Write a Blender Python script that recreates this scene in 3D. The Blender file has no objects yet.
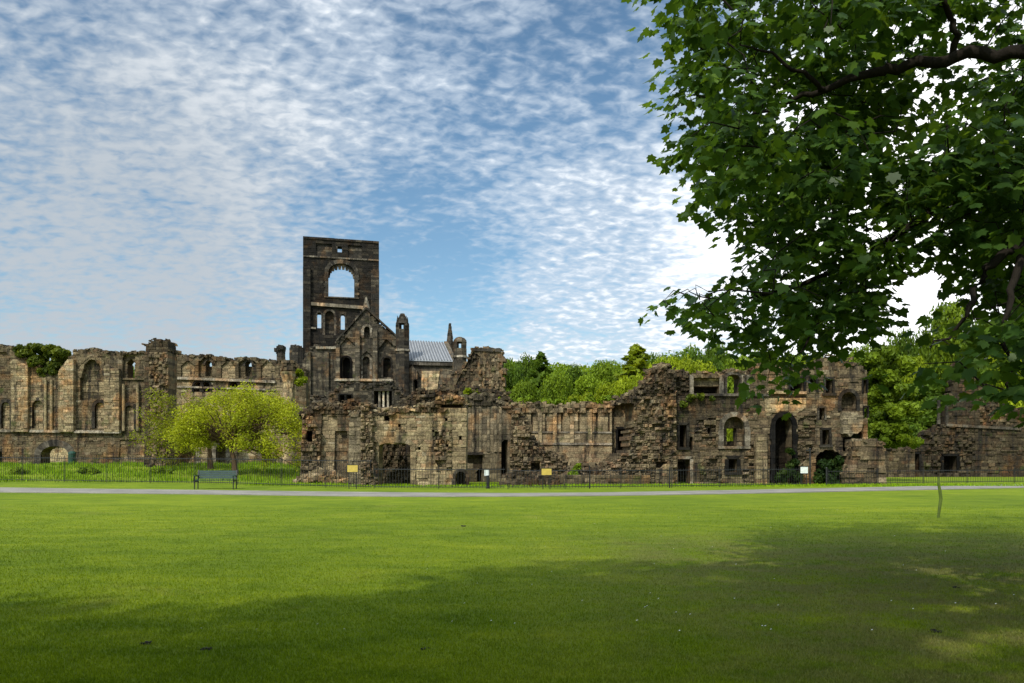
import bpy, math, random
import numpy as np
from mathutils import Vector
random.seed(7); np.random.seed(7)
R = random.random
def U(a, b): return random.uniform(a, b)
scene = bpy.context.scene
COL = scene.collection
F, CX, HY, EH = 796.0, 512.0, 456.0, 1.6      # focal length in pixels, image centre, horizon row, eye height

# ------------------------------------------------------------------ terrain
def sst(a, b, x):
    t = np.clip((x - a) / (b - a), 0, 1); return t * t * (3 - 2 * t)
def gh(X, Y):
    X = np.asarray(X, float); Y = np.asarray(Y, float)
    h = 0.85 * sst(43, 61, Y) * (1 - sst(-15, -8, X)) + .1 * sst(38, 44, Y) * (1 - sst(-15, -6, X))
    h = h + 0.6 * sst(60, 100, Y) * sst(-15, -8, X)
    h = h + 11 * sst(125, 215, Y) * sst(-60, -5, X) + 26 * sst(215, 420, Y)*sst(-60, 10, X)
    h = h + 0.035 * np.sin(X * .31 + 1) * np.cos(Y * .23) * (1 - sst(30, 36, Y))
    return h
def G(X, Y): return float(gh(X, Y))

# ------------------------------------------------------------------ materials
def newmat(name):
    m = bpy.data.materials.new(name); m.use_nodes = True
    nt = m.node_tree; nt.nodes.clear()
    return m, nt
class NT:
    def __init__(s, nt): s.nt = nt
    def n(s, t, **kw):
        nd = s.nt.nodes.new(t)
        for k, v in kw.items():
            if k in nd.inputs.keys() if isinstance(k, str) else False: pass
            setattr(nd, k, v)
        return nd
    def l(s, a, b): s.nt.links.new(a, b)
    def math(s, op, a, b=None, clamp=False):
        nd = s.nt.nodes.new('ShaderNodeMath'); nd.operation = op; nd.use_clamp = clamp
        for i, v in enumerate((a, b)):
            if v is None: continue
            if isinstance(v, (int, float)): nd.inputs[i].default_value = v
            else: s.l(v, nd.inputs[i])
        return nd.outputs[0]
    def noise(s, vec, scale, detail=3, rough=.55, dist=0):
        nd = s.nt.nodes.new('ShaderNodeTexNoise')
        nd.inputs['Scale'].default_value = scale; nd.inputs['Detail'].default_value = detail
        nd.inputs['Roughness'].default_value = rough; nd.inputs['Distortion'].default_value = dist
        if vec is not None: s.l(vec, nd.inputs['Vector'])
        return nd.outputs['Fac']
    def rng(s, v, a, b, c=0, d=1, smooth=True):
        nd = s.nt.nodes.new('ShaderNodeMapRange')
        if smooth: nd.interpolation_type = 'SMOOTHSTEP'
        s.l(v, nd.inputs[0])
        for i, x in enumerate((a, b, c, d)): nd.inputs[i + 1].default_value = x
        return nd.outputs[0]
    def ramp(s, v, pts):
        nd = s.nt.nodes.new('ShaderNodeValToRGB'); s.l(v, nd.inputs[0])
        cr = nd.color_ramp
        while len(cr.elements) < len(pts): cr.elements.new(.5)
        for e, (p, c) in zip(cr.elements, pts): e.position = p; e.color = (*c, 1)
        return nd.outputs[0]
    def mix(s, f, a, b, mode='MIX'):
        nd = s.nt.nodes.new('ShaderNodeMix'); nd.data_type = 'RGBA'; nd.blend_type = mode
        for i, v in ((0, f), (6, a), (7, b)):
            if isinstance(v, (int, float)): nd.inputs[i].default_value = v
            elif isinstance(v, tuple): nd.inputs[i].default_value = (*v, 1) if len(v) == 3 else v
            else: s.l(v, nd.inputs[i])
        return nd.outputs[2]
    def vscale(s, vec, sc):
        nd = s.nt.nodes.new('ShaderNodeMapping'); nd.inputs['Scale'].default_value = sc
        s.l(vec, nd.inputs['Vector']); return nd.outputs[0]
    def obj(s): return s.nt.nodes.new('ShaderNodeTexCoord').outputs['Object']
    def out(s, col, rough=.9, bump=None, bstr=.5, bdist=.05, spec=.3, metal=0):
        b = s.nt.nodes.new('ShaderNodeBsdfPrincipled'); o = s.nt.nodes.new('ShaderNodeOutputMaterial')
        if isinstance(col, tuple): b.inputs['Base Color'].default_value = (*col, 1)
        else: s.l(col, b.inputs['Base Color'])
        b.inputs['Roughness'].default_value = rough; b.inputs['Metallic'].default_value = metal
        b.inputs['Specular IOR Level'].default_value = spec
        if bump is not None:
            bp = s.nt.nodes.new('ShaderNodeBump'); bp.inputs['Strength'].default_value = bstr
            bp.inputs['Distance'].default_value = bdist
            s.l(bump, bp.inputs['Height']); s.l(bp.outputs[0], b.inputs['Normal'])
        s.l(b.outputs[0], o.inputs[0]); return b

def stone_mat(name, pal, soot=.5, moss=.0, dark=(.012, .011, .01), stain=.55):
    m, nt = newmat(name); k = NT(nt)
    at = nt.nodes.new('ShaderNodeAttribute'); at.attribute_name = 'tone'
    sp = nt.nodes.new('ShaderNodeSeparateColor'); k.l(at.outputs['Color'], sp.inputs[0])
    co = k.obj()
    col = k.ramp(sp.outputs[0], pal)
    # every stone has its own value, then grain inside it
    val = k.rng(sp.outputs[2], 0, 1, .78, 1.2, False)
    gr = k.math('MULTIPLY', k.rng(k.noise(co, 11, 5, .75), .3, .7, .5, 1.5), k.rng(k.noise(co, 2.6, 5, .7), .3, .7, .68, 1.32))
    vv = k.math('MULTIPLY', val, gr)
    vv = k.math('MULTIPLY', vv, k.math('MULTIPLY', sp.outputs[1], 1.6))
    cm = nt.nodes.new('ShaderNodeCombineColor')
    for i in range(3): k.l(vv, cm.inputs[i])
    col = k.mix(1.0, col, cm.outputs[0], 'MULTIPLY')
    # warm / rusty patches
    w = k.rng(k.noise(co, .55, 3, .6), .50, .64)
    col = k.mix(k.math('MULTIPLY', w, .62), col, k.mix(1.0, col, (1.45, .96, .60), 'MULTIPLY'))
    # soot: broad patches and vertical rain streaks
    st = k.noise(k.vscale(co, (1.7, 1.7, .13)), 1.5, 4, .65)
    bl = k.noise(co, .38, 4, .65)
    s = k.rng(k.math('ADD', k.math('MULTIPLY', st, .62), k.math('MULTIPLY', bl, .38)), .57 - .16 * soot, .68 - .12 * soot)
    fine = k.rng(k.noise(co, 3.3, 4, .7), .35, .6, .45, 1.0)
    s = k.math('MULTIPLY', s, k.math('MULTIPLY', fine, stain + .35), True)
    col = k.mix(s, col, dark)
    if moss > 0:
        g = k.rng(k.noise(co, .8, 4, .7), .62 - .2 * moss, .74 - .15 * moss)
        col = k.mix(k.math('MULTIPLY', g, .6), col, (.055, .07, .015))
    bmp = k.noise(co, 7, 5, .7)
    k.out(col, .95, bmp, .8, .06, .15)
    return m
PAL_TAN = [(0, (.14, .103, .056)), (.25, (.19, .142, .077)), (.5, (.23, .174, .094)), (.75, (.27, .208, .114)), (.92, (.215, .138, .074)), (1, (.33, .268, .165))]
PAL_BRN = [(0, (.085, .062, .036)), (.25, (.122, .09, .050)), (.5, (.155, .115, .063)), (.75, (.185, .14, .077)), (.92, (.16, .096, .050)), (1, (.26, .205, .125))]
PAL_GRY = [(0, (.105, .083, .052)), (.3, (.13, .104, .063)), (.6, (.158, .125, .074)), (.85, (.19, .148, .087)), (1, (.22, .175, .108))]
PAL_BLK = [(0, (.020, .017, .013)), (.4, (.027, .023, .017)), (.75, (.038, .031, .022)), (1, (.065, .052, .034))]
M = {}
M['tan'] = stone_mat('tan_sandstone', PAL_TAN, .5, .3)
M['brown'] = stone_mat('brown_sandstone', PAL_BRN, .6, .2)
M['grey'] = stone_mat('grey_sandstone', PAL_GRY, .5, .2)
M['black'] = stone_mat('sooty_sandstone', PAL_BLK, .5, .0)
M['church'] = stone_mat('weathered_sandstone', [(0, (.05, .042, .029)), (.3, (.07, .058, .04)), (.6, (.092, .075, .05)), (.85, (.12, .097, .063)), (1, (.18, .145, .095))], .5, .15)
M['trim'] = stone_mat('dressed_stone', [(0, (.10, .08, .055)), (.5, (.2, .165, .115)), (1, (.34, .29, .21))], .4, .0)
M['trimdark'] = stone_mat('dark_dressed_stone', [(0, (.03, .026, .02)), (.5, (.07, .058, .042)), (1, (.13, .11, .08))], .5, .0)

def flat_mat(name, c, rough=.6, metal=0, var=.25, sc=6, bump=True):
    m, nt = newmat(name); k = NT(nt); co = k.obj()
    n = k.noise(co, sc, 4, .65)
    col = k.mix(k.rng(n, .3, .7), tuple(x * (1 - var) for x in c), tuple(min(1, x * (1 + var)) for x in c))
    k.out(col, rough, n if bump else None, .2, .01, .4, metal); return m
M['iron'] = flat_mat('black_iron', (.012, .012, .011), .5, 0)
M['bench'] = flat_mat('green_paint', (.014, .036, .026), .45)
M['bin'] = flat_mat('dark_green_plastic', (.012, .045, .028), .5)
M['yellow'] = flat_mat('yellow_sign_paint', (.46, .33, .06), .5, 0, .12, 9)
M['white'] = flat_mat('white_sign_paint', (.62, .64, .58), .5, 0, .08, 9)
M['clod'] = flat_mat('dark_earth', (.022, .018, .01), 1, 0, .5, 40)
M['petal'] = flat_mat('white_petal', (.75, .75, .68), .7, 0, .05)
M['stem'] = flat_mat('green_stem', (.07, .10, .008), .7, 0, .3)
def lead():
    m, nt = newmat('lead_sheet'); k = NT(nt); co = k.obj()
    n = k.noise(k.vscale(co, (2.0, .25, .25)), 2, 4, .6)
    col = k.mix(k.rng(n, .3, .7), (.22, .225, .225), (.28, .285, .285)); k.out(col, .6, n, .1, .02, .4, 0); return m
M['lead'] = lead()
M['leaddark'] = flat_mat('dull_lead', (.11, .115, .12), .7)
def asphalt():
    m, nt = newmat('pale_asphalt'); k = NT(nt); co = k.obj()
    n = k.noise(co, 60, 3, .7); n2 = k.noise(co, .7, 4, .6)
    col = k.mix(k.rng(n2, .3, .7), (.17, .155, .125), (.26, .235, .19))
    col = k.mix(k.math('MULTIPLY', k.rng(n, .4, .6), .3), col, (.1, .1, .095)); k.out(col, .95, n, .3, .01); return m
M['path'] = asphalt()
def bark(name, c):
    m, nt = newmat(name); k = NT(nt); co = k.obj()
    n = k.noise(k.vscale(co, (1, 1, .3)), 14, 4, .7)
    col = k.mix(n, tuple(x * .4 for x in c), tuple(x * 1.5 for x in c)); k.out(col, 1, n, .8, .03, .1); return m
M['bark'] = bark('brown_bark', (.045, .034, .022))
M['barkwarm'] = bark('warm_bark', (.10, .065, .035))
M['barkdark'] = bark('dark_bark', (.02, .016, .012))
def leafmat(name, c1, c2, c3, trans=.35, rough=.55, rnd=.25):
    m, nt = newmat(name); k = NT(nt)
    at = nt.nodes.new('ShaderNodeAttribute'); at.attribute_name = 'tone'
    sp = nt.nodes.new('ShaderNodeSeparateColor'); k.l(at.outputs['Color'], sp.inputs[0])
    col = k.ramp(sp.outputs[0], [(0, c1), (.5, c2), (1, c3)])
    v = k.rng(sp.outputs[1], 0, 1, 1 - rnd, 1 + rnd, False)
    oi = nt.nodes.new('ShaderNodeObjectInfo')
    v = k.math('MULTIPLY', v, k.rng(oi.outputs['Random'], 0, 1, .8, 1.2, False))
    cm = nt.nodes.new('ShaderNodeCombineColor')
    for i in range(3): k.l(v, cm.inputs[i])
    col = k.mix(1.0, col, cm.outputs[0], 'MULTIPLY')
    b = nt.nodes.new('ShaderNodeBsdfPrincipled'); k.l(col, b.inputs['Base Color'])
    b.inputs['Roughness'].default_value = rough; b.inputs['Specular IOR Level'].default_value = .12
    t = nt.nodes.new('ShaderNodeBsdfTranslucent')
    k.l(k.mix(1.0, col, (1.5, 1.35, .55), 'MULTIPLY'), t.inputs[0])
    mx = nt.nodes.new('ShaderNodeMixShader'); mx.inputs[0].default_value = trans
    k.l(b.outputs[0], mx.inputs[1]); k.l(t.outputs[0], mx.inputs[2])
    o = nt.nodes.new('ShaderNodeOutputMaterial'); k.l(mx.outputs[0], o.inputs[0]); return m
M['maple'] = leafmat('maple_leaf', (.042, .090, .020), (.070, .140, .024), (.125, .21, .024), .5, .36)
M['dark'] = leafmat('dark_green_leaf', (.04, .075, .007), (.075, .125, .010), (.12, .18, .014))
M['mid'] = leafmat('mid_green_leaf', (.07, .115, .007), (.125, .185, .010), (.19, .26, .014))
M['bright'] = leafmat('yellow_green_leaf', (.11, .155, .005), (.19, .24, .008), (.28, .33, .014))
M['spring'] = leafmat('spring_leaf', (.14, .165, .010), (.24, .27, .012), (.36, .38, .018), .4)
M['ivy'] = leafmat('ivy_leaf', (.04, .06, .007), (.08, .105, .010), (.14, .16, .014))
M['creeper'] = leafmat('dark_creeper_leaf', (.012, .026, .006), (.022, .042, .008), (.045, .07, .01))
M['grass'] = leafmat('grass_blade', (.125, .165, .006), (.19, .24, .009), (.27, .31, .014), .3, .6, .3)
M['weed'] = leafmat('long_grass', (.10, .18, .005), (.16, .26, .006), (.23, .34, .009), .3)

def turf(k, nt, co):
    n1 = k.noise(co, .13, 4, .6); n2 = k.noise(k.vscale(co, (.6, 1.1, 1)), 1.0, 5, .75)
    mixn = k.math('ADD', k.math('MULTIPLY', n1, .45), k.math('MULTIPLY', n2, .55))
    col = k.ramp(mixn, [(.36, (.072, .118, .005)), (.45, (.118, .175, .006)), (.55, (.172, .228, .008)), (.66, (.26, .295, .014))])
    yel = k.rng(k.noise(co, .38, 5, .75, .5), .55, .7)
    col = k.mix(k.math('MULTIPLY', yel, .45), col, (.23, .235, .035))
    dk = k.rng(k.noise(k.vscale(co, (.7, 1.3, 1)), 2.4, 5, .75), .56, .72)
    col = k.mix(k.math('MULTIPLY', dk, .5), col, (.075, .105, .008))
    sepv = nt.nodes.new('ShaderNodeSeparateXYZ'); k.l(co, sepv.inputs[0])
    # worn, mossier turf on the lower right under the big tree
    wr = k.math('MULTIPLY', k.rng(sepv.outputs[0], -1, 4), k.rng(sepv.outputs[1], 19, 12))
    br = k.math('MULTIPLY', wr, k.rng(k.noise(co, 1.1, 6, .8), .36, .60))
    return k.mix(k.math('MULTIPLY', br, .75), col, (.17, .145, .055))
def lawn_mat():
    m, nt = newmat('mown_lawn'); k = NT(nt); co = k.obj()
    n3 = k.noise(co, 26, 4, .75)
    col = k.mix(k.rng(n3, .35, .65, .5, 0), turf(k, nt, co), (.085, .11, .012))
    k.out(col, .95, k.noise(co, 55, 5, .8), .9, .03, .12); return m
def blade_mat():
    m, nt = newmat('grass_blade'); k = NT(nt); co = k.obj()
    at = nt.nodes.new('ShaderNodeAttribute'); at.attribute_name = 'tone'
    sp = nt.nodes.new('ShaderNodeSeparateColor'); k.l(at.outputs['Color'], sp.inputs[0])
    v = k.ramp(sp.outputs[1], [(0, (.7, .74, .65)), (.5, (1.03, 1.03, 1)), (.93, (1.35, 1.3, 1.3)), (1, (1.9, 1.6, 2.6))])
    col = k.mix(1.0, turf(k, nt, co), v, 'MULTIPLY')
    b = nt.nodes.new('ShaderNodeBsdfDiffuse'); k.l(col, b.inputs[0])
    t = nt.nodes.new('ShaderNodeBsdfTranslucent'); k.l(col, t.inputs[0])
    mx = nt.nodes.new('ShaderNodeMixShader'); mx.inputs[0].default_value = .35
    k.l(b.outputs[0], mx.inputs[1]); k.l(t.outputs[0], mx.inputs[2])
    o = nt.nodes.new('ShaderNodeOutputMaterial'); k.l(mx.outputs[0], o.inputs[0]); return m
M['grass'] = blade_mat()
M['lawn'] = lawn_mat()

# ------------------------------------------------------------------ mesh accumulator
class Acc:
    def __init__(s): s.v = []; s.f = []; s.t = []
    def quads(s, vs, fs, tone):
        b = len(s.v); s.v.extend(vs)
        for f in fs: s.f.append(tuple(b + i for i in f)); s.t.append(tone)
    def box(s, a, c, tone=(.5, .5, .5)):
        x0, y0, z0 = a; x1, y1, z1 = c
        s.hexa([(x0, y0, z0), (x1, y0, z0), (x1, y1, z0), (x0, y1, z0), (x0, y0, z1), (x1, y0, z1), (x1, y1, z1), (x0, y1, z1)], tone)
    def hexa(s, p, tone=(.5, .5, .5)):
        s.quads(p, [(0, 3, 2, 1), (4, 5, 6, 7), (0, 1, 5, 4), (1, 2, 6, 5), (2, 3, 7, 6), (3, 0, 4, 7)], tone)
    def tube(s, pts, rads, n=6, tone=(.5, .5, .5)):
        rings = []
        for i, p in enumerate(pts):
            p = Vector(p)
            d = Vector(pts[min(i + 1, len(pts) - 1)]) - Vector(pts[max(i - 1, 0)])
            if d.length < 1e-6: d = Vector((0, 0, 1))
            d.normalize()
            a = d.orthogonal().normalized() if abs(d.z) > .9 else d.cross(Vector((0, 0, 1))).normalized()
            b = d.cross(a)
            ring = []
            for j in range(n):
                t = 2 * math.pi * j / n
                q = p + (a * math.cos(t) + b * math.sin(t)) * rads[i]
                ring.append(len(s.v)); s.v.append((q.x, q.y, q.z))
            rings.append(ring)
        for i in range(len(rings) - 1):
            for j in range(n):
                s.f.append((rings[i][j], rings[i][(j + 1) % n], rings[i + 1][(j + 1) % n], rings[i + 1][j])); s.t.append(tone)
        s.f.append(tuple(rings[-1])); s.t.append(tone)
        s.f.append(tuple(reversed(rings[0]))); s.t.append(tone)
    def build(s, name, mat, parent=None, smooth=False):
        me = bpy.data.meshes.new(name); me.from_pydata(s.v, [], s.f)
        at = me.attributes.new('tone', 'FLOAT_COLOR', 'FACE')
        a = np.ones((len(s.f), 4), np.float32); a[:, :3] = np.array(s.t, np.float32).reshape(-1, 3)
        at.data.foreach_set('color', a.ravel())
        if smooth: me.polygons.foreach_set('use_smooth', [True] * len(s.f))
        me.materials.append(mat)
        o = bpy.data.objects.new(name, me); COL.objects.link(o)
        if parent is not None: o.parent = parent
        return o
def npmesh(name, V, nper, tone, mat, parent=None):
    """V: (n, nper, 3) polygons; tone: (n,3)"""
    n = V.shape[0]
    me = bpy.data.meshes.new(name)
    me.vertices.add(n * nper); me.vertices.foreach_set('co', V.reshape(-1).astype(np.float32))
    me.loops.add(n * nper); me.loops.foreach_set('vertex_index', np.arange(n * nper, dtype=np.int32))
    me.polygons.add(n); me.polygons.foreach_set('loop_start', np.arange(0, n * nper, nper, dtype=np.int32))
    me.update(calc_edges=True)
    at = me.attributes.new('tone', 'FLOAT_COLOR', 'FACE')
    a = np.ones((n, 4), np.float32); a[:, :3] = tone
    at.data.foreach_set('color', a.ravel())
    me.materials.append(mat)
    o = bpy.data.objects.new(name, me); COL.objects.link(o)
    if parent is not None: o.parent = parent
    return o
def tag(o, label=None, cat=None, group=None, kind=None):
    if label: o['label'] = label
    if cat: o['category'] = cat
    if group: o['group'] = group
    if kind or label: o['kind'] = kind or 'thing'
    return o
def empty(name, loc, rz=0, **kw):
    o = bpy.data.objects.new(name, None); COL.objects.link(o); o.location = loc; o.rotation_euler = (0, 0, rz)
    o.empty_display_size = .3
    return tag(o, **kw)
def copy_tree(root):
    r = root.copy(); COL.objects.link(r)
    for ch in root.children:
        c = ch.copy(); COL.objects.link(c); c.parent = r
        for g in ch.children:
            d = g.copy(); COL.objects.link(d); d.parent = c
    return r

# ------------------------------------------------------------------ masonry
def crossings(poly, z):
    out = []
    n = len(poly)
    for i in range(n):
        (x0, z0), (x1, z1) = poly[i], poly[(i + 1) % n]
        if (z0 <= z) != (z1 <= z):
            sl = (x1 - x0) / (z1 - z0); out.append((x0 + sl * (z - z0), sl))
    return sorted(out)
def inside(poly, x, z):
    return sum(1 for c, _ in crossings(poly, z) if c > x) % 2 == 1
def rtone(zone, lo=0, hi=1): return (U(lo, hi), zone * U(.85, 1.15), R())
def rock(acc, c, s, tone, squash=1):
    a, b, g = U(0, 6.3), U(-.5, .5), U(-.5, .5)
    ca, sa = math.cos(a), math.sin(a)
    P = []
    for z in (-1, 1):
        for x, y in ((-1, -1), (1, -1), (1, 1), (-1, 1)):
            px, py, pz = x * s * U(.6, 1), y * s * U(.5, .9), z * s * U(.35, .7) * squash
            pz += px * b * .5 + py * g * .5
            P.append((c[0] + px * ca - py * sa, c[1] + px * sa + py * ca, c[2] + pz))
    acc.hexa(P, tone)
def stone(acc, xl0, xr0, xl1, xr1, z0, z1, off, back, tone, rub):
    bv = .018 if not rub else .04
    j = (lambda: U(-.05, .05)) if rub else (lambda: U(-.006, .006))
    o = off + bv
    V = [(xl0, back, z0), (xr0, back, z0), (xr1, back, z1), (xl1, back, z1),
         (xl0, o, z0), (xr0, o, z0), (xr1, o, z1), (xl1, o, z1)]
    w0 = min(bv, (xr0 - xl0) * .3); hh = min(bv, (z1 - z0) * .3)
    V += [(xl0 + w0, off + j(), z0 + hh), (xr0 - w0, off + j(), z0 + hh), (xr1 - w0, off + j(), z1 - hh), (xl1 + w0, off + j(), z1 - hh)]
    acc.quads(V, [(0, 3, 2, 1), (0, 1, 5, 4), (1, 2, 6, 5), (2, 3, 7, 6), (3, 0, 4, 7),
                  (4, 5, 9, 8), (5, 6, 10, 9), (6, 7, 11, 10), (7, 4, 8, 11), (8, 9, 10, 11)], tone)
def masonry(acc, outline, regions, thick, ch=(.2, .32), sl=(.3, .75), jit=.03, rag=.12, zone=.5, rub=False, accs=None):
    zs = [p[1] for p in outline]; zmin, zmax = min(zs), max(zs)
    snaps = sorted({round(z, 3) for r in regions for z in (min(p[1] for p in r['p']), max(p[1] for p in r['p']))})
    z = zmin; row = 0
    while z < zmax - .02:
        h = U(*ch); z1 = z + h
        for s in snaps:
            if z + .09 < s < z1 + .09: z1 = s; break
        z1 = min(z1, zmax + .05); zm = (z + z1) / 2; h = z1 - z
        cr = crossings(outline, zm)
        for i in range(0, len(cr) - 1, 2):
            (xa, sa), (xb, sb) = cr[i], cr[i + 1]
            rg = rag if zm > zmin + .5 else 0
            if abs(sa) > .08: xa += U(-rg, rg)
            if abs(sb) > .08: xb += U(-rg, rg)
            if xb - xa < .08: continue
            br = [(xa, 0), (xb, 0)]
            for r in regions:
                for (x, s_) in crossings(r['p'], zm):
                    if xa + .03 < x < xb - .03: br.append((x, max(-.8, min(.8, s_))))
            br.sort()
            for (x0, s0), (x1, s1) in zip(br[:-1], br[1:]):
                w = x1 - x0
                if w < .025: continue
                xm = (x0 + x1) / 2; reg = None
                for r in regions:
                    if inside(r['p'], xm, zm): reg = r
                off, rb, zn, a, jt = 0, rub, zone, acc, jit
                if reg is not None:
                    if reg['off'] is None: continue
                    off = reg['off']; rb = reg.get('rub', rub); zn = reg.get('zone', zone); a = reg.get('acc') or acc; jt = reg.get('jit', jit)
                if rb: jt = max(jt, .13)
                sz = U(*sl) * (.62 if rb else 1)
                n = max(1, int(round(w / sz)))
                xs = [x0 + w * (q + (U(-.28, .28) if 0 < q < n else 0)) / n for q in range(n + 1)]
                for q in range(n):
                    e0 = s0 if q == 0 else 0; e1 = s1 if q == n - 1 else 0
                    A, B = xs[q], xs[q + 1]
                    l0, l1 = A - e0 * h / 2, A + e0 * h / 2; r0, r1 = B - e1 * h / 2, B + e1 * h / 2
                    if r0 - l0 < .01: r0 = l0 + .01
                    if r1 - l1 < .01: r1 = l1 + .01
                    jj = U(-jt, jt)
                    if rb and R() < .12: jj -= U(.05, .15)
                    stone(a, l0, r0, l1, r1, z, z1, off + jj, thick + U(-.03, .03), rtone(zn), rb)
        z = z1; row += 1
def topz(outline, u):
    sw = [(z, x) for x, z in outline]
    c = crossings(sw, u)
    return max(x for x, _ in c) if c else None
def archpoly(u0, u1, z0, zt, rise, n=10, pointed=False):
    zs = zt - rise; P = [(u0, z0)]
    m = (u0 + u1) / 2; w = (u1 - u0) / 2
    for i in range(n + 1):
        t = math.pi * i / n
        x = m - w * math.cos(t)
        s = math.sin(t)
        if pointed: s = (1 - abs(math.cos(t)) ** 1.4)
        P.append((x, zs + rise * s))
    P.append((u1, z0)); return P
class Wall:
    def __init__(s, name, label, cat, px, Y, deg=0, mat='tan', thick=1.2, base=None, group=None, **kw):
        s.X0 = (px - CX) / F * Y; s.Y0 = Y; a = math.radians(deg); s.c, s.s = math.cos(a), math.sin(a)
        s.z0 = G(s.X0, Y) if base is None else base
        s.t = empty(name, (s.X0, Y, s.z0), a, label=label, cat=cat, group=group)
        s.mat = mat; s.thick = thick; s.kw = kw; s.reg = []; s.out = []; s.parts = []; s.caps = []
    def uv(s, px, py):
        k = (px - CX) / F; u = (k * s.Y0 - s.X0) / (s.c - k * s.s); Y = s.Y0 + u * s.s
        return (u, EH + (HY - py) / F * Y - s.z0)
    def outline(s, pts, cap=True):
        P = [s.uv(*p) for p in pts]; s.out.append(P); s.caps.append(cap); return s
    def region(s, pts, off, part=None, mat=None, raw=False, **kw):
        P = pts if raw else [s.uv(*p) for p in pts]
        d = dict(p=P, off=off, **kw)
        if part: a = Acc(); d['acc'] = a; s.parts.append((part, a, mat or s.mat))
        s.reg.append(d); return s
    def rect(s, x0, x1, y0, y1, off, **kw): return s.region([(x0, y1), (x0, y0), (x1, y0), (x1, y1)], off, **kw)
    def opening(s, x0, x1, yt, yb, rise=None, off=None, ring=.22, sill=True, mat='trimdark', proud=.06, pointed=False, name='window', wall=0, zone=.5):
        (u0, z0) = s.uv(x0, yb); (u1, _) = s.uv(x1, yb); (_, zt) = s.uv((x0 + x1) / 2, yt)
        w = u1 - u0
        rz = w / 2 if rise is None else rise * s.Y0 / F
        if rz > 0: P = archpoly(u0, u1, z0, zt, rz, pointed=pointed)
        else: P = [(u0, z0), (u0, zt), (u1, zt), (u1, z0)]
        d = dict(p=P, off=off, zone=zone); s.reg.append(d)
        if ring > 0:
            a = Acc(); zs = zt - rz
            if rz > 0:
                N = max(7, int(w * math.pi / 2 / .25))
                N = min(N, 15); I = archpoly(u0, u1, z0, zt, rz, N, pointed)[1:-1]; O = archpoly(u0 - ring, u1 + ring, z0, zt + ring, rz + ring, N, pointed)[1:-1]
            else: I = [(u0, zt), (u1, zt)]; O = [(u0 - ring, zt + ring), (u1 + ring, zt + ring)]
            f, b = wall - proud, wall + .12
            for i in range(len(I) - 1):
                (ax, az), (bx, bz), (cx_, cz), (dx, dz) = I[i], I[i + 1], O[i + 1], O[i]
                j = U(-.012, .012)
                a.hexa([(ax, f + j, az), (bx, f + j, bz), (bx, b, bz), (ax, b, az), (dx, f + j, dz), (cx_, f + j, cz), (cx_, b, cz), (dx, b, dz)], rtone(zone))
            z = z0
            while z < zs - .05:
                h = min(U(.25, .4), zs - z)
                for (p, q) in ((u0 - ring * U(.8, 1.25), u0), (u1, u1 + ring * U(.8, 1.25))):
                    j = U(-.012, .012); a.box((p, f + j, z + .004), (q, b, z + h - .004), rtone(zone))
                z += h
            wn = a.build(name, M[mat], s.t)
            if sill:
                b_ = Acc(); b_.box((u0 - ring - .05, wall - proud - .05, z0 - .16), (u1 + ring + .05, wall + .3 if off is None else min(wall + .3, off - .01), z0 - .004), rtone(zone, .4, 1)); b_.build('sill', M[mat], wn)
        return s
    def course(s, x0, y0, x1, y1, h=.16, proud=.1, mat='trim', wall=0, zone=.5, name='string_course'):
        (u0, z0), (u1, z1) = s.uv(x0, y0), s.uv(x1, y1); a = Acc(); n = max(1, int((u1 - u0) / .8))
        for i in range(n):
            A = u0 + (u1 - u0) * i / n; B = u0 + (u1 - u0) * (i + 1) / n; za = z0 + (z1 - z0) * i / n; zb = z0 + (z1 - z0) * (i + 1) / n
            f = wall - proud + U(-.015, .015); g = wall + .05; e = .006
            a.hexa([(A + e, f, za - h / 2), (B - e, f, zb - h / 2), (B - e, g, zb - h / 2), (A + e, g, za - h / 2), (A + e, f, za + h / 2), (B - e, f, zb + h / 2), (B - e, g, zb + h / 2), (A + e, g, za + h / 2)], rtone(zone, .3, 1))
        a.build(name, M[mat], s.t); return s
    def build(s, caprub=.0, capsize=.22, zone=.5, body='masonry'):
        a = Acc(); kw = dict(s.kw); kw['zone'] = zone
        for o in s.out: masonry(a, o, s.reg, s.thick, **kw)
        if caprub > 0:
            c = a
            for o in s.out:
                us = [p[0] for p in o]; u = min(us)
                while u < max(us):
                    z = topz(o, u)
                    if z is not None and z > .5:
                        for _ in range(6):
                            rock(c, (u + U(-.2, .2), U(-.05, s.thick), z + U(-.14, caprub)), U(.25, .95) ** 1.3 * capsize, rtone(zone * U(.6, 1.25)), .8)
                    u += capsize * 1.1 / 1.6
        a.build(body, M[s.mat], s.t)
        for n, ac, m in s.parts:
            if ac.f: ac.build(n, M[m], s.t)
        return s
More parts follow.
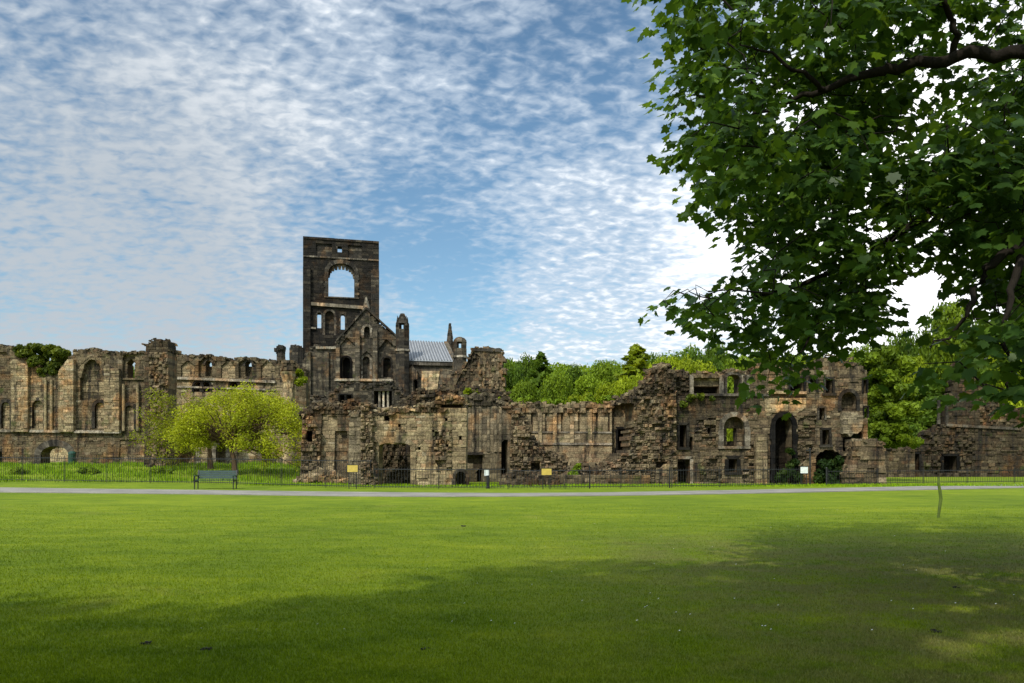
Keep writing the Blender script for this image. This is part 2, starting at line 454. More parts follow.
def drum(acc, cx, cy, prof, z0, z1, n=8, ch=(.25, .4), inner=.45, zone=.5, skip=None, jit=.02, rub=False, rot=0):
    z = z0
    while z < z1 - .02:
        h = min(U(*ch), z1 - z); ra, rb_ = prof((z - z0) / (z1 - z0)), prof((z + h - z0) / (z1 - z0))
        o = rot + (0 if n <= 8 else U(0, 1))
        for i in range(n):
            t0 = 2 * math.pi * (i + o) / n; t1 = 2 * math.pi * (i + 1 + o) / n
            if skip and skip((t0 + t1) / 2 % (2 * math.pi), z + h / 2): continue
            j = U(-jit, jit) if not rub else U(-.14, .1)
            P = []
            for zz, r in ((z, ra + j), (z + h, rb_ + j)):
                ri = max(.02, r * inner)
                e = U(-.03, .03) if rub else 0
                P += [(cx + r * math.cos(t0), cy + r * math.sin(t0), zz + e), (cx + (r + e) * math.cos(t1), cy + (r + e) * math.sin(t1), zz + e),
                      (cx + ri * math.cos(t1), cy + ri * math.sin(t1), zz + e), (cx + ri * math.cos(t0), cy + ri * math.sin(t0), zz + e)]
            acc.hexa(P, rtone(zone))
        z += h
def boxrub(acc, x0, x1, y0, y1, z0, z1, s, n, zone):
    for _ in range(n): rock(acc, (U(x0, x1), U(y0, y1), U(z0, z1)), U(.6, 1.1) * s, rtone(zone))
def heap(name, label, px, py, Y, wx, wy, h, n, s, mat='brown', zone=.5, cat='stone heap'):
    X = (px - CX) / F * Y; z = G(X, Y)
    t = Acc()
    for _ in range(n):
        a = U(0, 2 * math.pi); r = math.sqrt(R())
        x, y = r * math.cos(a), r * math.sin(a)
        rock(t, (x * wx, y * wy, h * (1 - r ** 1.6) * U(.5, 1)), U(.5, 1.1) * s, rtone(zone))
    o = t.build(name, M[mat]); o.location = (X, Y, z); return tag(o, label, cat)

# ================================================================== CHURCH GROUP (far)
# --- crossing tower
TY = 112.0
W = Wall('abbey_tower', 'tall roofless black stone church tower with a large round-arched belfry opening showing sky', 'tower', 303, TY, 13, 'black', 1.5, group=None, ch=(.3, .42), sl=(.5, 1.1), rag=.05)
TW = W
W.outline([(303, 470), (303, 236.5), (340, 239), (379, 241.5), (379, 470)])
W.region([(303, 470), (303, 267), (310.5, 268), (310.5, 470)], -.5, part='buttress', zone=.5)
W.region([(371, 470), (371, 271), (379.6, 272), (379.6, 470)], -.5, part='buttress', zone=.85, mat='black')
W.region([(316, 255), (316, 243), (332, 244), (332, 256)], .25, zone=1.0)
W.region([(348, 257), (348, 245), (362, 246), (362, 258)], .25, zone=1.0)
W.opening(337.6, 342, 246.5, 252, 0, None, .18, False, 'trimdark')
W.opening(328.5, 354.5, 263.5, 296.5, 9, None, .55, True, 'trimdark', proud=.12)
W.opening(317.2, 321.2, 312.5, 328, None, None, .2, False, 'trimdark')
W.opening(340.8, 345, 314, 329.5, None, None, .2, False, 'trimdark')
W.opening(325, 334, 311, 335, None, .6, .3, False, 'trimdark', zone=.7)
W.course(303, 256, 379, 260.5, .22, .14, 'trimdark', zone=.8)
W.course(303, 237.5, 379, 242.5, .3, .12, 'black')
W.course(311, 304, 366, 308.2, .45, .35, 'trim', zone=.55)
W.course(304, 327.5, 316, 328.5, .25, .3, 'trim')
W.build(zone=.40)
# remnants of tracery hanging inside the belfry arch
a = Acc(); (u0, z0) = W.uv(328.5, 296.5); (u1, _) = W.uv(354.5, 296.5); (_, zt) = W.uv(341.5, 263.5)
rz = 9 * TY / F
pts = archpoly(u0, u1, z0, zt, rz, 11)[1:-1]
for i, (x, z) in enumerate(pts):
    a.hexa([(x - .16, .3, z - .75), (x + .16, .3, z - .75), (x + .16, .6, z - .75), (x - .16, .6, z - .75), (x - .3, .3, z + .1), (x + .3, .3, z + .1), (x + .3, .6, z + .1), (x - .3, .6, z + .1)], rtone(.6))
a.build('tracery_stub', M['trimdark'], W.t)
# side walls behind the face, with their own high openings
wid = W.uv(379, 300)[0]
zt = W.uv(303, 236.5)[1]
for nm, x in (('side_wall', .0), ('side_wall', wid - 1.4)):
    a = Acc(); q = []
    masonry(q2 := Acc(), [(1.5, 0), (1.5, zt - .5), (10.5, zt - 1.5), (10.5, 0)], [dict(p=archpoly(4, 8, zt - 10, zt - 4.5, 2), off=None)], 1.4, ch=(.4, .5), sl=(.7, 1.3))
    a.v = [(x + v[1], v[0], v[2]) for v in q2.v]; a.f = q2.f; a.t = q2.t
    a.build(nm, M['black'], W.t)

# --- transept gable in front of the tower
W = Wall('church_gable', 'dark stone transept gable with round-arched windows, in front of the tall tower', 'church wall', 350, 101, 6, 'church', 1.3, ch=(.28, .4), sl=(.4, .9), rag=.2)
W.outline([(302, 470), (303, 362), (310, 350), (316, 345), (320, 347.5), (336, 347.5), (337, 341), (345, 335), (352, 325), (361, 313), (366, 308), (379, 325), (398, 338), (398, 470)])
W.region([(336, 470), (336, 348), (340, 348), (340, 470)], -.35, part='buttress', zone=.65)
W.region([(355.5, 470), (355.5, 334), (360, 334), (360, 470)], -.4, part='buttress', zone=.65)
W.region([(373, 470), (373, 330), (377.5, 330), (377.5, 470)], -.4, part='buttress', zone=.65)
W.region([(303, 470), (303, 352), (311, 352), (311, 470)], -.45, part='buttress', zone=.6)
W.region([(325, 470), (325, 352), (329, 352), (329, 470)], -.35, part='buttress', zone=.55)
W.region([(340, 380), (340, 345), (347, 337), (355, 345), (355, 380)], .35, zone=.72)
W.region([(361, 380), (361, 356), (366.5, 351), (372.5, 356), (372.5, 380)], .35, zone=.72)
W.region([(378.5, 380), (378.5, 349), (386, 339), (396, 347), (396, 380)], .4, zone=.5)
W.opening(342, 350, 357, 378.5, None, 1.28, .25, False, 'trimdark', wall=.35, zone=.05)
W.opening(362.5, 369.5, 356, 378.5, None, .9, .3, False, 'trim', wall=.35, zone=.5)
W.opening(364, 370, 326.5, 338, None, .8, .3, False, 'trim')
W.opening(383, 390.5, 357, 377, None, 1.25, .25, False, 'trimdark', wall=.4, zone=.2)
W.course(335, 380, 393, 380.5, .3, .5, 'trim', zone=.75, name='sill_course')
W.course(316, 348, 336, 348, .3, .3, 'trim', zone=.6)
W.build(.15, .3, zone=.46)
a = Acc()
for (p0, p1) in (((337, 341), (366, 308.5)), ((366, 308.5), (398, 338))):
    (ua, za), (ub, zb) = W.uv(*p0), W.uv(*p1); n = 8
    for i in range(n):
        A = ua + (ub - ua) * i / n; B = ua + (ub - ua) * (i + .97) / n; z0_ = za + (zb - za) * i / n; z1_ = za + (zb - za) * (i + .97) / n
        f = -.25 + U(-.05, .05)
        a.hexa([(A, f, z0_ - .05), (B, f, z1_ - .05), (B, 1.2, z1_ - .05), (A, 1.2, z0_ - .05), (A, f, z0_ + .22), (B, f, z1_ + .22), (B, 1.2, z1_ + .22), (A, 1.2, z0_ + .22)], rtone(.5))
a.build('gable_coping', M['trimdark'], W.t)
a = Acc(); (ua, za) = W.uv(366, 309)
drum(a, ua, .4, lambda t: .42 * (1 - t) + .1, za - .2, za + 1.6, 6, inner=.1)
a.build('finial', M['trim'], W.t)

def turret(name, label, px, Y, r, ytop, ybot, cap, mat='church', openz=None, zone=.5, n=8, seg=None):
    X = (px - CX) / F * Y; g = G(X, Y); t = empty(name, (X, Y, g), 0, label=label, cat='turret')
    zz = lambda y: EH + (HY - y) / F * Y - g
    a = Acc(); z0, z1 = 0, zz(ytop)
    sk = None
    if openz:
        o0, o1 = zz(openz[1]), zz(openz[0])
        sk = lambda an, z: o0 < z < o1 and abs(math.sin(an)) > .9
    drum(a, 0, 0, lambda q: r, 0, z1, n, inner=.5, zone=zone, skip=sk, rot=.5); a.build('shaft', M[mat], t)
    if cap == 'spire':
        b = Acc(); drum(b, 0, 0, lambda q: r * 1.02 * (1 - q * .75), z1, z1 + r * 1.5, n, inner=.1, zone=zone, rot=.5, jit=.05)
        for k in range(4):
            an = math.pi / 4 + k * math.pi / 2
            drum(b, r * .9 * math.cos(an), r * .9 * math.sin(an), lambda q: r * .24 * (1.1 - q), z1 - .3, z1 + r * 1.1, 5, inner=.1, zone=zone)
        b.build('pinnacle', M[mat], t)
    elif cap == 'dome':
        b = Acc(); drum(b, 0, 0, lambda q: r * 1.04 * math.sqrt(max(.05, 1 - q * q)), z1, z1 + r * .8, n, inner=.1, zone=zone, rot=.5, ch=(.2, .3), jit=.06); b.build('cap', M[mat], t)
    elif cap == 'needle':
        b = Acc(); drum(b, 0, 0, lambda q: r * (1 - q * .7), z1, z1 + r * 5.5, n, inner=.1, zone=zone, rot=.5, jit=.05); b.build('pinnacle', M[mat], t)
    elif cap == 'broken':
        b = Acc(); boxrub(b, -r * .6, r * .6, -r * .6, r * .6, z1 - .1, z1 + .25, .3, 16, zone); b.build('broken_top', M[mat], t)
    for y in (seg or []):
        b = Acc(); drum(b, 0, 0, lambda q: r * 1.14, zz(y), zz(y) + .25, n, ch=(.3, .3), inner=.7, zone=.6, rot=.5); b.build('string_course', M['trim'], t)
    return t
turret('stair_turret', 'slim black turret with pointed pinnacle just left of the grey lead roof', 402.5, 98, .85, 324, 400, 'spire', openz=(322.5, 329), mat='black', zone=.8, seg=[351.5])
turret('stone_pinnacle', 'thin needle-like stone pinnacle rising behind the right end of the grey lead roof', 450, 106, .5, 344, 400, 'needle', mat='black', zone=.9)
turret('round_topped_turret', 'squat round-topped turret standing right of the grey lead roof', 460, 95, .82, 342.5, 400, 'dome', openz=(343, 348.5), mat='church', zone=.5, seg=[358])
turret('broken_turret', 'small square stub of turret at the foot of the black tower, on its left', 297, 108, 1.0, 348, 420, 'broken', 'black', zone=.9)
turret('chimney_stub', 'tiny dark stone stub on the skyline above the wall left of the tower', 281, 68, .35, 350.5, 420, 'broken', 'black', zone=.9)

# --- roofed chapel with lead roof
Y0 = 99.0
W = Wall('church_aisle', 'stone church range under the grey lead roof, right of the black tower', 'church building', 430, Y0, 0, 'church', 1.0, ch=(.28, .4), sl=(.4, .9), rag=.05)
W.outline([(396, 470), (396, 363.5), (454, 364.5), (454, 470)])
W.opening(399, 405.5, 374, 398, None, .95, .25, False, 'trimdark', zone=.15, pointed=True)
W.region([(421, 400), (422, 371), (440, 371), (437, 392), (428, 396)], -.12, zone=1.1, part='patched_masonry', mat='tan')
W.region([(408, 470), (408, 372), (413, 366), (418, 372), (418, 470)], -.7, part='buttress', zone=.6)
W.opening(414.5, 418, 380, 402, None, .9, .1, False, 'trimdark', zone=.1, wall=-.7)
W.course(398, 362.7, 454, 364.2, .5, .35, 'trimdark', name='eaves_course')
W.build(zone=.62)
# sloping lead roof with standing seams
(ul, ze), (ur, ze2) = W.uv(408.5, 362), W.uv(453, 363.5)
YR = Y0 + 7; k = lambda px: (px - CX) / F * YR - W.X0
zr = EH + (HY - 341.5) / F * YR - W.z0; zr2 = EH + (HY - 343.5) / F * YR - W.z0
a = Acc()
A, B, C_, D = (ul, -.45, ze + .1), (ur, -.45, ze2 + .15), (k(444), 7, zr2), (k(404), 7, zr)
th = .12
a.hexa([A, B, C_, D] + [(p[0], p[1], p[2] + th) for p in (A, B, C_, D)])
rf = a.build('roof', M['lead'], W.t)
a = Acc(); ns = 15
for i in range(ns):
    t = (i + .3) / ns
    P = [A[j] + (B[j] - A[j]) * t for j in range(3)]; Q = [D[j] + (C_[j] - D[j]) * t for j in range(3)]
    w = .075
    a.hexa([(P[0] - w, P[1] - .01, P[2] + th + .003), (P[0] + w, P[1] - .01, P[2] + th + .003), (Q[0] + w, Q[1], Q[2] + th + .003), (Q[0] - w, Q[1], Q[2] + th + .003),
            (P[0] - w, P[1] - .01, P[2] + th + .12), (P[0] + w, P[1] - .01, P[2] + th + .12), (Q[0] + w, Q[1], Q[2] + th + .12), (Q[0] - w, Q[1], Q[2] + th + .12)])
a.build('standing_seams', M['leaddark'], rf)
a = Acc()   # right verge wall
(ub, zb) = (B[0], B[2])
a.hexa([(B[0], -.4, 0), (B[0] + .5, -.4, 0), (C_[0] + .5, 7, 0), (C_[0], 7, 0), (B[0], -.4, zb + .2), (B[0] + .5, -.4, zb + .2), (C_[0] + .5, 7, C_[2] + .3), (C_[0], 7, C_[2] + .3)], rtone(.6))
a.build('verge_wall', M['church'], W.t)

# --- ruined wall right of the roof
W = Wall('ruined_church_wall', 'broken blocky stone wall with flat jagged top, right of the round-topped turret', 'ruined wall', 488, 90, -4, 'brown', 1.6, ch=(.26, .4), sl=(.35, .8), rag=.35)
W.outline([(440, 470), (443, 385), (452, 374), (462, 372), (470, 356), (472, 348.5), (486, 348), (501, 349.5), (503, 358), (506, 372), (504, 384), (508, 396), (509, 470)])
W.region([(462, 372), (473, 352), (480, 356), (474, 380), (462, 392), (452, 392)], .25, rub=True, zone=.28)
W.region([(478, 400), (480, 360), (498, 356), (506, 372), (506, 400)], -.1, rub=True, zone=.62)
W.course(472, 349.5, 501, 350.5, .35, .15, 'trimdark', zone=.4, name='coping')
W.build(.12, .3, zone=.52)

# --- ledge ruins in front of the gable
W = Wall('ruined_chapel_wall', 'low broken dark wall with paired slots and pale mullions below the transept gable', 'ruined wall', 360, 84, 0, 'church', 1.2, ch=(.25, .36), sl=(.35, .8), rag=.3)
W.outline([(296, 470), (298, 408), (304, 398), (320, 398), (333, 394), (339, 386), (352, 384), (366, 388), (378, 385), (390, 384), (399, 391), (402, 398), (420, 400), (440, 402), (470, 404), (470, 470)])
for x in (339.5, 346.5): W.opening(x, x + 5, 395, 403, 0, 1.1, .12, False, 'trimdark', zone=.05)
W.opening(374, 392, 391, 407, 0, 1.0, .2, True, 'trim', zone=.12)
W.region([(300, 470), (300, 404), (335, 398), (338, 470)], -.1, rub=True, zone=.45)
W.build(.25, .35, zone=.38)
for x in (379, 383, 387.5):
    a = Acc(); (u, z) = W.uv(x, 407); (_, z2) = W.uv(x, 391); a.box((u - .1, .25, z), (u + .1, .6, z2), rtone(.7, .6, 1)); a.build('mullion', M['trim'], W.t)

# ================================================================== LEFT CLOISTER WALL
W = Wall('cloister_wall', 'long brown stone wall at far left with blind arched windows and an archway to grass', 'ruined wall', 70, 62, 0, 'tan', 1.2, ch=(.16, .25), sl=(.28, .62), rag=.15)
W.outline([(-30, 482), (-30, 345), (0, 345), (16, 349), (22, 357), (36, 362), (40, 372), (58, 373), (66, 364), (72, 352), (82, 350), (92, 349), (104, 352), (122, 352.5), (150, 353), (150, 482)])
Z = dict(zone=.55)
W.region([(-30, 360), (-30, 352), (6, 352), (12, 360), (12, 400), (-30, 400)], .2, zone=.28, part='stained_masonry')
for a_, b_ in ((12, 20), (20, 31), (43, 50), (61, 68), (68, 77), (107, 115)):
    pass
W.region([(13, 432), (13, 362), (17, 360), (30, 366), (30, 432)], -.3, part='pilaster', zone=.66)
W.region([(30, 432), (30, 376), (46, 376), (46, 432)], -.05, zone=.6)
W.region([(61, 432), (61, 372), (68, 362), (76, 360), (76, 432)], -.38, part='pilaster', zone=.72)
W.region([(106, 432), (106, 366), (121, 370), (121, 432)], -.34, part='pilaster', zone=.62)
W.region([(80, 400), (80, 366), (92, 356), (105, 366), (105, 400)], .3, zone=.3)
W.region([(78, 376), (82, 360), (92, 354), (104, 360), (106, 376), (104, 378), (100, 364), (92, 359), (85, 364), (82, 378)], -.1, zone=.42)
W.region([(84, 392), (84, 382), (103, 382), (103, 392)], .28, zone=.75, part='red_patch_masonry', mat='tan')
for (x0, x1, yt, yb) in ((1.5, 10, 402, 428.5), (32.5, 43.5, 400.5, 428.5), (95, 104.5, 402.5, 428.5), (125, 134, 405.5, 430)):
    W.opening(x0, x1, yt, yb, None, .2, .25, False, 'black', zone=.6, proud=.05)
W.opening(41, 69, 446, 470, 9, None, .5, False, 'trimdark', name='archway', zone=.45)
W.region([(-30, 470), (-30, 452), (-6, 447), (2, 452), (3, 470)], .9, zone=.1)
W.region([(126, 378), (126, 362), (129.5, 358), (133, 362), (133, 378)], None)
W.region([(122.5, 378), (122.5, 358), (125, 354.5), (135, 354.5), (136.5, 378)], .25, zone=.35)
W.reg.append(W.reg.pop(-2))
W.region([(122, 436), (122, 380), (145, 380), (145, 436)], .12, zone=.28)
W.reg.insert(0, W.reg.pop())
W.region([(118, 472), (120, 440), (150, 440), (150, 472)], .1, zone=.42, part='red_stone_footing')
W.course(-30, 430.5, 122, 432, .2, .16, 'trim', zone=.62)
W.course(76, 432.2, 121, 432.6, .12, .3, 'trim', zone=.8)
W.build(.1, .22, zone=.33)
# fluted shafts on the pilasters
for x in (46, 52, 124, 138):
    a = Acc(); (u, z) = W.uv(x, 431); (_, z2) = W.uv(x, 380 if x < 100 else 384); a.tube([(u, -.06, z), (u, -.06, z2)], [.12, .12], 8, rtone(.6, .4, .9)); a.build('wall_shaft', M['tan'], W.t)

W = Wall('cloister_wall', 'brown stone wall with upper blind arches behind the yellow-green trees', 'ruined wall', 230, 63.5, 0, 'tan', 1.2, ch=(.16, .25), sl=(.28, .62), rag=.12)
W.outline([(150, 480), (150, 352), (172, 353.5), (190, 356), (206, 355.5), (220, 357.5), (232, 360), (246, 357.5), (262, 360), (276, 360.5), (290, 361), (306, 372), (306, 480)])
W.region([(160, 480), (160, 378), (290, 384), (290, 480)], .0, zone=.6)
W.region([(170, 376), (170, 357), (177, 357), (177, 376)], .3, zone=.3)
for (x, yt) in ((207.5, 360), (247.5, 361)):
    W.region([(x - 9, 378), (x - 9, yt + 2), (x, yt - 5), (x + 9, yt + 2), (x + 9, 378)], .25, zone=.28)
    W.opening(x - 3.2, x + 3.2, yt, yt + 4.5, None, None, .18, False, 'trimdark', wall=.25)
    W.region([(x - 3.2, 376), (x - 3.2, yt + 4.5), (x + 3.2, yt + 4.5), (x + 3.2, 376)], .7, zone=.2)
for x in (188, 228, 268):
    W.region([(x - 7, 378), (x - 7, 366), (x, 360), (x + 7, 366), (x + 7, 378)], .15, zone=.65)
for x in (198, 206, 234): W.opening(x - 4, x + 4, 382, 392, None, .6, .15, False, 'trimdark', zone=.15)
W.opening(178, 196, 440, 466, None, .9, .35, False, 'trim', name='archway', zone=.4)
W.opening(216, 226, 444, 466, None, .8, .3, False, 'trim', name='archway', zone=.4)
W.opening(262, 272, 440, 466, None, .8, .3, False, 'trim', name='archway', zone=.3)
W.course(172, 378, 276, 382, .2, .2, 'trim', zone=.6)
W.course(172, 386.5, 276, 390, .14, .12, 'trim', zone=.55)
W.region([(240, 425), (240, 390), (276, 392), (276, 425)], 0, zone=.6)
W.build(.08, .2, zone=.30)

# inner wall seen through the archway at left
W = Wall('low_garth_wall', 'pinkish low stone wall seen through the left archway beyond the grass', 'ruined wall', 52, 84, 0, 'tan', .8, ch=(.25, .35), rag=.2)
W.outline([(20, 478), (20, 448), (50, 445), (80, 446), (80, 478)]); W.build(.05, .25, zone=.85)

# big rubble pillar
W = Wall('rubble_pier', 'tall ragged rubble pier rising above the long wall, left of the yellow-green trees', 'ruined pier', 158, 56.5, 4, 'brown', 1.7, ch=(.16, .26), sl=(.25, .5), rag=.14)
W.outline([(143, 480), (144.5, 440), (145, 400), (144, 380), (145.5, 345), (152, 339.5), (160, 339.5), (167.5, 343), (169, 370), (168, 400), (170, 430), (171, 480)])
W.region([(143, 480), (143, 340), (149, 338), (150, 480)], .0, zone=.26)
W.region([(150, 480), (149, 352), (170, 352), (171, 480)], -.05, rub=True, zone=.62)
W.region([(143, 352), (146, 338), (168, 338), (170, 352)], .05, zone=.25)
W.build(.1, .25, zone=.45)
# round column with capital left of the tower
X = (289 - CX) / F * 58; g = G(X, 58)
t = empty('stone_column', (X, 58, g), label='pale ringed stone column stump at the right end of the cloister wall', cat='column')
zz = lambda y: EH + (HY - y) / F * 58 - g
a = Acc(); drum(a, 0, 0, lambda q: .42, 0, zz(383), 12, ch=(.3, .4), inner=.3, zone=.8); a.build('shaft', M['tan'], t)
a = Acc(); drum(a, 0, 0, lambda q: .42 + .22 * q, zz(383), zz(372), 12, ch=(.2, .25), inner=.3, zone=.75); a.build('capital', M['tan'], t)
a = Acc(); drum(a, 0, 0, lambda q: .6 - .1 * q, zz(371), zz(361), 9, ch=(.2, .3), inner=.3, zone=.4, rub=True); a.build('broken_top', M['brown'], t)

# ================================================================== MIDDLE RUINS
W = Wall('rubble_wall', 'high tumbled rubble wall left of the wide segmental doorway, behind the first yellow sign', 'ruined wall', 330, 48, 6, 'brown', 1.6, ch=(.17, .28), sl=(.25, .55), rag=.3)
W.outline([(300, 492), (302, 440), (303, 416), (310, 408), (318, 404), (330, 407), (342, 404), (352, 404), (372, 408), (372, 492)])
W.region([(300, 492), (302, 414), (312, 414), (320, 430), (332, 450), (334, 492)], -.25, rub=True, zone=.62)
W.region([(320, 470), (322, 414), (337, 416), (340, 470)], .12, zone=.62, part='plain_masonry', mat='tan')
W.region([(303, 420), (310, 400), (372, 400), (372, 414), (320, 412)], -.1, rub=True, zone=.28)
W.region([(334, 470), (335, 430), (347, 430), (347, 470)], .3, zone=.55)
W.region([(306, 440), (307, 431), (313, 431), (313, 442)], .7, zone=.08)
W.build(.25, .26, zone=.42)
heap('fallen_stones', 'heap of pale fallen blocks at the foot of the rubble wall', 322, 480, 45.6, 1.6, .9, .75, 130, .24, 'tan', .62)

W = Wall('stone_pier', 'narrow grey-green dressed stone pier behind the first yellow sign', 'ruined pier', 353, 42.6, 0, 'grey', .9, ch=(.18, .28), sl=(.25, .5), rag=.08, jit=.045)
W.outline([(348, 492), (349, 420), (351, 412), (358, 411), (361, 418), (361.5, 492)]); W.build(.08, .15, zone=.62)
W = Wall('rubble_pier', 'ragged rubble pier of pale broken stones at the left jamb of the segmental doorway', 'ruined pier', 366, 42.2, 0, 'brown', 1.3, ch=(.13, .22), sl=(.2, .42), rag=.12, rub=True)
W.outline([(361, 492), (360, 440), (361, 410), (366, 403), (371, 408), (374, 440), (377.5, 465), (379.5, 492)]); W.build(.12, .18, zone=.6)

W = Wall('doorway_wall', 'tan stone wall pierced by a wide segmental-arched doorway, with small arch at its right foot', 'ruined wall', 420, 42.5, 0, 'tan', 1.3, ch=(.15, .25), sl=(.24, .6), rag=.18)
W.outline([(371, 492), (371, 412), (384, 411), (398, 408), (410, 411), (420, 406), (433, 405), (440, 399), (452, 397), (462, 399), (467, 405), (466, 470), (468, 492)])
W.opening(379, 410.5, 442.5, 492, 4, None, .28, False, 'tan', name='doorway', zone=.5)
W.opening(455.5, 466, 471.5, 490, None, 1.0, .16, False, 'trim', zone=.12, name='small_arch')
W.region([(371, 416), (371, 400), (467, 395), (467, 408), (432, 412), (400, 414)], -.06, rub=True, zone=.24)
W.region([(411, 492), (411, 455), (424, 440), (440, 470), (438, 492)], 0, zone=.72, rub=False)
W.region([(436, 470), (432, 430), (452, 430), (452, 470)], -.02, rub=True, zone=.48)
for (x, y) in ((387, 418), (432, 429), (445, 417), (418, 447), (398, 424), (446, 444), (459, 436)):
    W.rect(x, x + 2.6, y, y + 3, .5, zone=.06)
W.rect(384, 389, 415, 420, .6, zone=.06)
W.rect(441, 466, 404.5, 408, .4, zone=.07)
W.build(.16, .2, zone=.62)
W = Wall('inner_rubble_wall', 'rubble wall toned dark for shade, seen through the wide segmental doorway', 'ruined wall', 395, 46.2, 0, 'tan', 1.0, ch=(.18, .28), sl=(.25, .5), rag=.15)
W.outline([(368, 487), (368, 432), (425, 432), (425, 487)]); W.region([(380, 480), (381, 440), (405, 440), (408, 480)], 0, rub=True, zone=.2); W.build(zone=.16)  # low stone tone paints in the shade inside the doorway

# upper ruins behind
W = Wall('upper_rubble_wall', 'jagged dark rubble wall rising above the doorway wall, below the church roof', 'ruined wall', 440, 60, 0, 'brown', 1.5, ch=(.2, .32), sl=(.3, .6), rag=.35, rub=True)
W.outline([(395, 475), (396, 412), (404, 402), (412, 397), (420, 392), (430, 396), (442, 391), (452, 393), (462, 389), (475, 390), (488, 393), (500, 398), (510, 402), (512, 475)])
W.build(.3, .32, zone=.30)

W = Wall('plain_wall', 'tall smooth streaked wall with a narrow dark slot, behind the small pale upright sign', 'ruined wall', 492, 49, 14, 'grey', 1.2, ch=(.26, .38), sl=(.4, .8), rag=.2, jit=.012)
W.outline([(464, 488), (464, 398), (478, 397), (490, 396), (500, 402), (512, 408), (518, 420), (520, 488)])
W.region([(464, 488), (464, 454), (483, 454), (483, 488)], .25, zone=.35, part='recess', mat='brown')
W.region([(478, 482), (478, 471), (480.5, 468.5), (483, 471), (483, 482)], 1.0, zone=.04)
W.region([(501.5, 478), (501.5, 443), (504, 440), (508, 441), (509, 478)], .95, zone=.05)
W.region([(464, 404), (464, 392), (490, 392), (520, 412), (520, 424), (505, 410), (490, 404)], -.08, rub=True, zone=.25)
for x in (472, 479, 487, 494, 499): W.region([(x, 452), (x, 406), (x + 2.6, 408), (x + 2.6, 452)], -.07, zone=.66)
W.course(464, 453.5, 483, 453.5, .16, .12, 'trimdark', zone=.3, name='lintel')
W.build(.2, .24, zone=.6)

W = Wall('stepped_rubble_wall', 'ragged rubble wall end stepping down right of the narrow dark slot', 'ruined wall', 522, 46.5, 0, 'brown', 1.8, ch=(.15, .24), sl=(.22, .5), rag=.2, rub=True)
W.outline([(509, 490), (510, 450), (511, 424), (512, 410), (518, 412), (524, 422), (530, 432), (536, 446), (546, 452), (560, 456), (566, 464), (568, 490)])
W.region([(512, 424), (530, 432), (529, 444), (514, 446)], -.05, rub=True, zone=.75)
W.region([(527, 490), (527, 461), (531, 461), (531, 490)], -.05, zone=.75)
W.region([(540, 490), (540, 462), (545, 462), (545, 490)], -.08, zone=.7)
W.region([(531, 480), (531, 463), (540, 463), (540, 480)], .5, zone=.3)
W.build(.14, .22, zone=.5)
heap('rubble_bench', 'low dark rubble footing with a ragged top, below the second yellow sign', 530, 487, 42.5, 1.7, .5, .55, 130, .2, 'brown', .28)
W = Wall('low_wall', 'low dark knee-high wall fragment under the second yellow sign', 'low wall', 530, 42.6, 0, 'brown', .7, ch=(.15, .22), sl=(.25, .5), rag=.15)
W.outline([(505, 492), (506, 475), (520, 473), (540, 474), (548, 472), (560, 479), (560, 492)]); W.build(.06, .18, zone=.3)

W = Wall('panelled_wall', 'long panelled tan wall with rubble coping below the wooded hillside', 'ruined wall', 575, 49.5, -3, 'tan', 1.3, ch=(.2, .3), sl=(.35, .75), rag=.12, jit=.012)
W.outline([(508, 486), (509, 408), (520, 404), (540, 405), (560, 407), (580, 404), (600, 406), (622, 402), (640, 398), (640, 486)])
W.region([(505, 412), (505, 398), (645, 392), (645, 410), (560, 413)], -.1, rub=True, zone=.42)
for x in (531, 545, 561, 578, 596, 608): W.region([(x, 432), (x, 413), (x + 2, 413), (x + 2, 432)], .12, zone=.3)
for x in (538, 553, 570, 588): W.region([(x, 443), (x, 413), (x + 4, 413), (x + 4, 443)], -.1, zone=.78)
W.region([(508, 486), (508, 458), (560, 460), (622, 470), (622, 486)], -.15, rub=True, zone=.42)
W.region([(612, 470), (612, 408), (617, 405), (640, 404), (640, 470)], .45, zone=.4)
W.course(530, 443.5, 612, 444, .14, .08, 'trim', zone=.5)
W.course(512, 432, 612, 432.5, .1, .06, 'trim', zone=.42)
W.opening(618.5, 630.5, 429, 452, 0, 1.2, .16, True, 'trimdark', wall=.45, zone=.04)
W.build(.16, .24, zone=.6)
heap('fallen_stones', 'rubble slope spilling against the panelled wall, left of the jagged high stump', 594, 480, 47.2, 3.2, 1.1, 1.15, 330, .26, 'brown', .42)
heap('fallen_stones', 'small mossy stone heap right of the second yellow sign', 571, 480, 46, 1.2, .8, .9, 110, .22, 'brown', .5)
W = Wall('low_wall', 'long low flat-topped wall running behind the railings, left of the tall dark door', 'low wall', 600, 44, 0, 'brown', .5, ch=(.14, .2), sl=(.3, .6), rag=.03)
W.outline([(556, 491), (556, 475), (650, 475), (650, 491)]); W.build(.0, zone=.4)

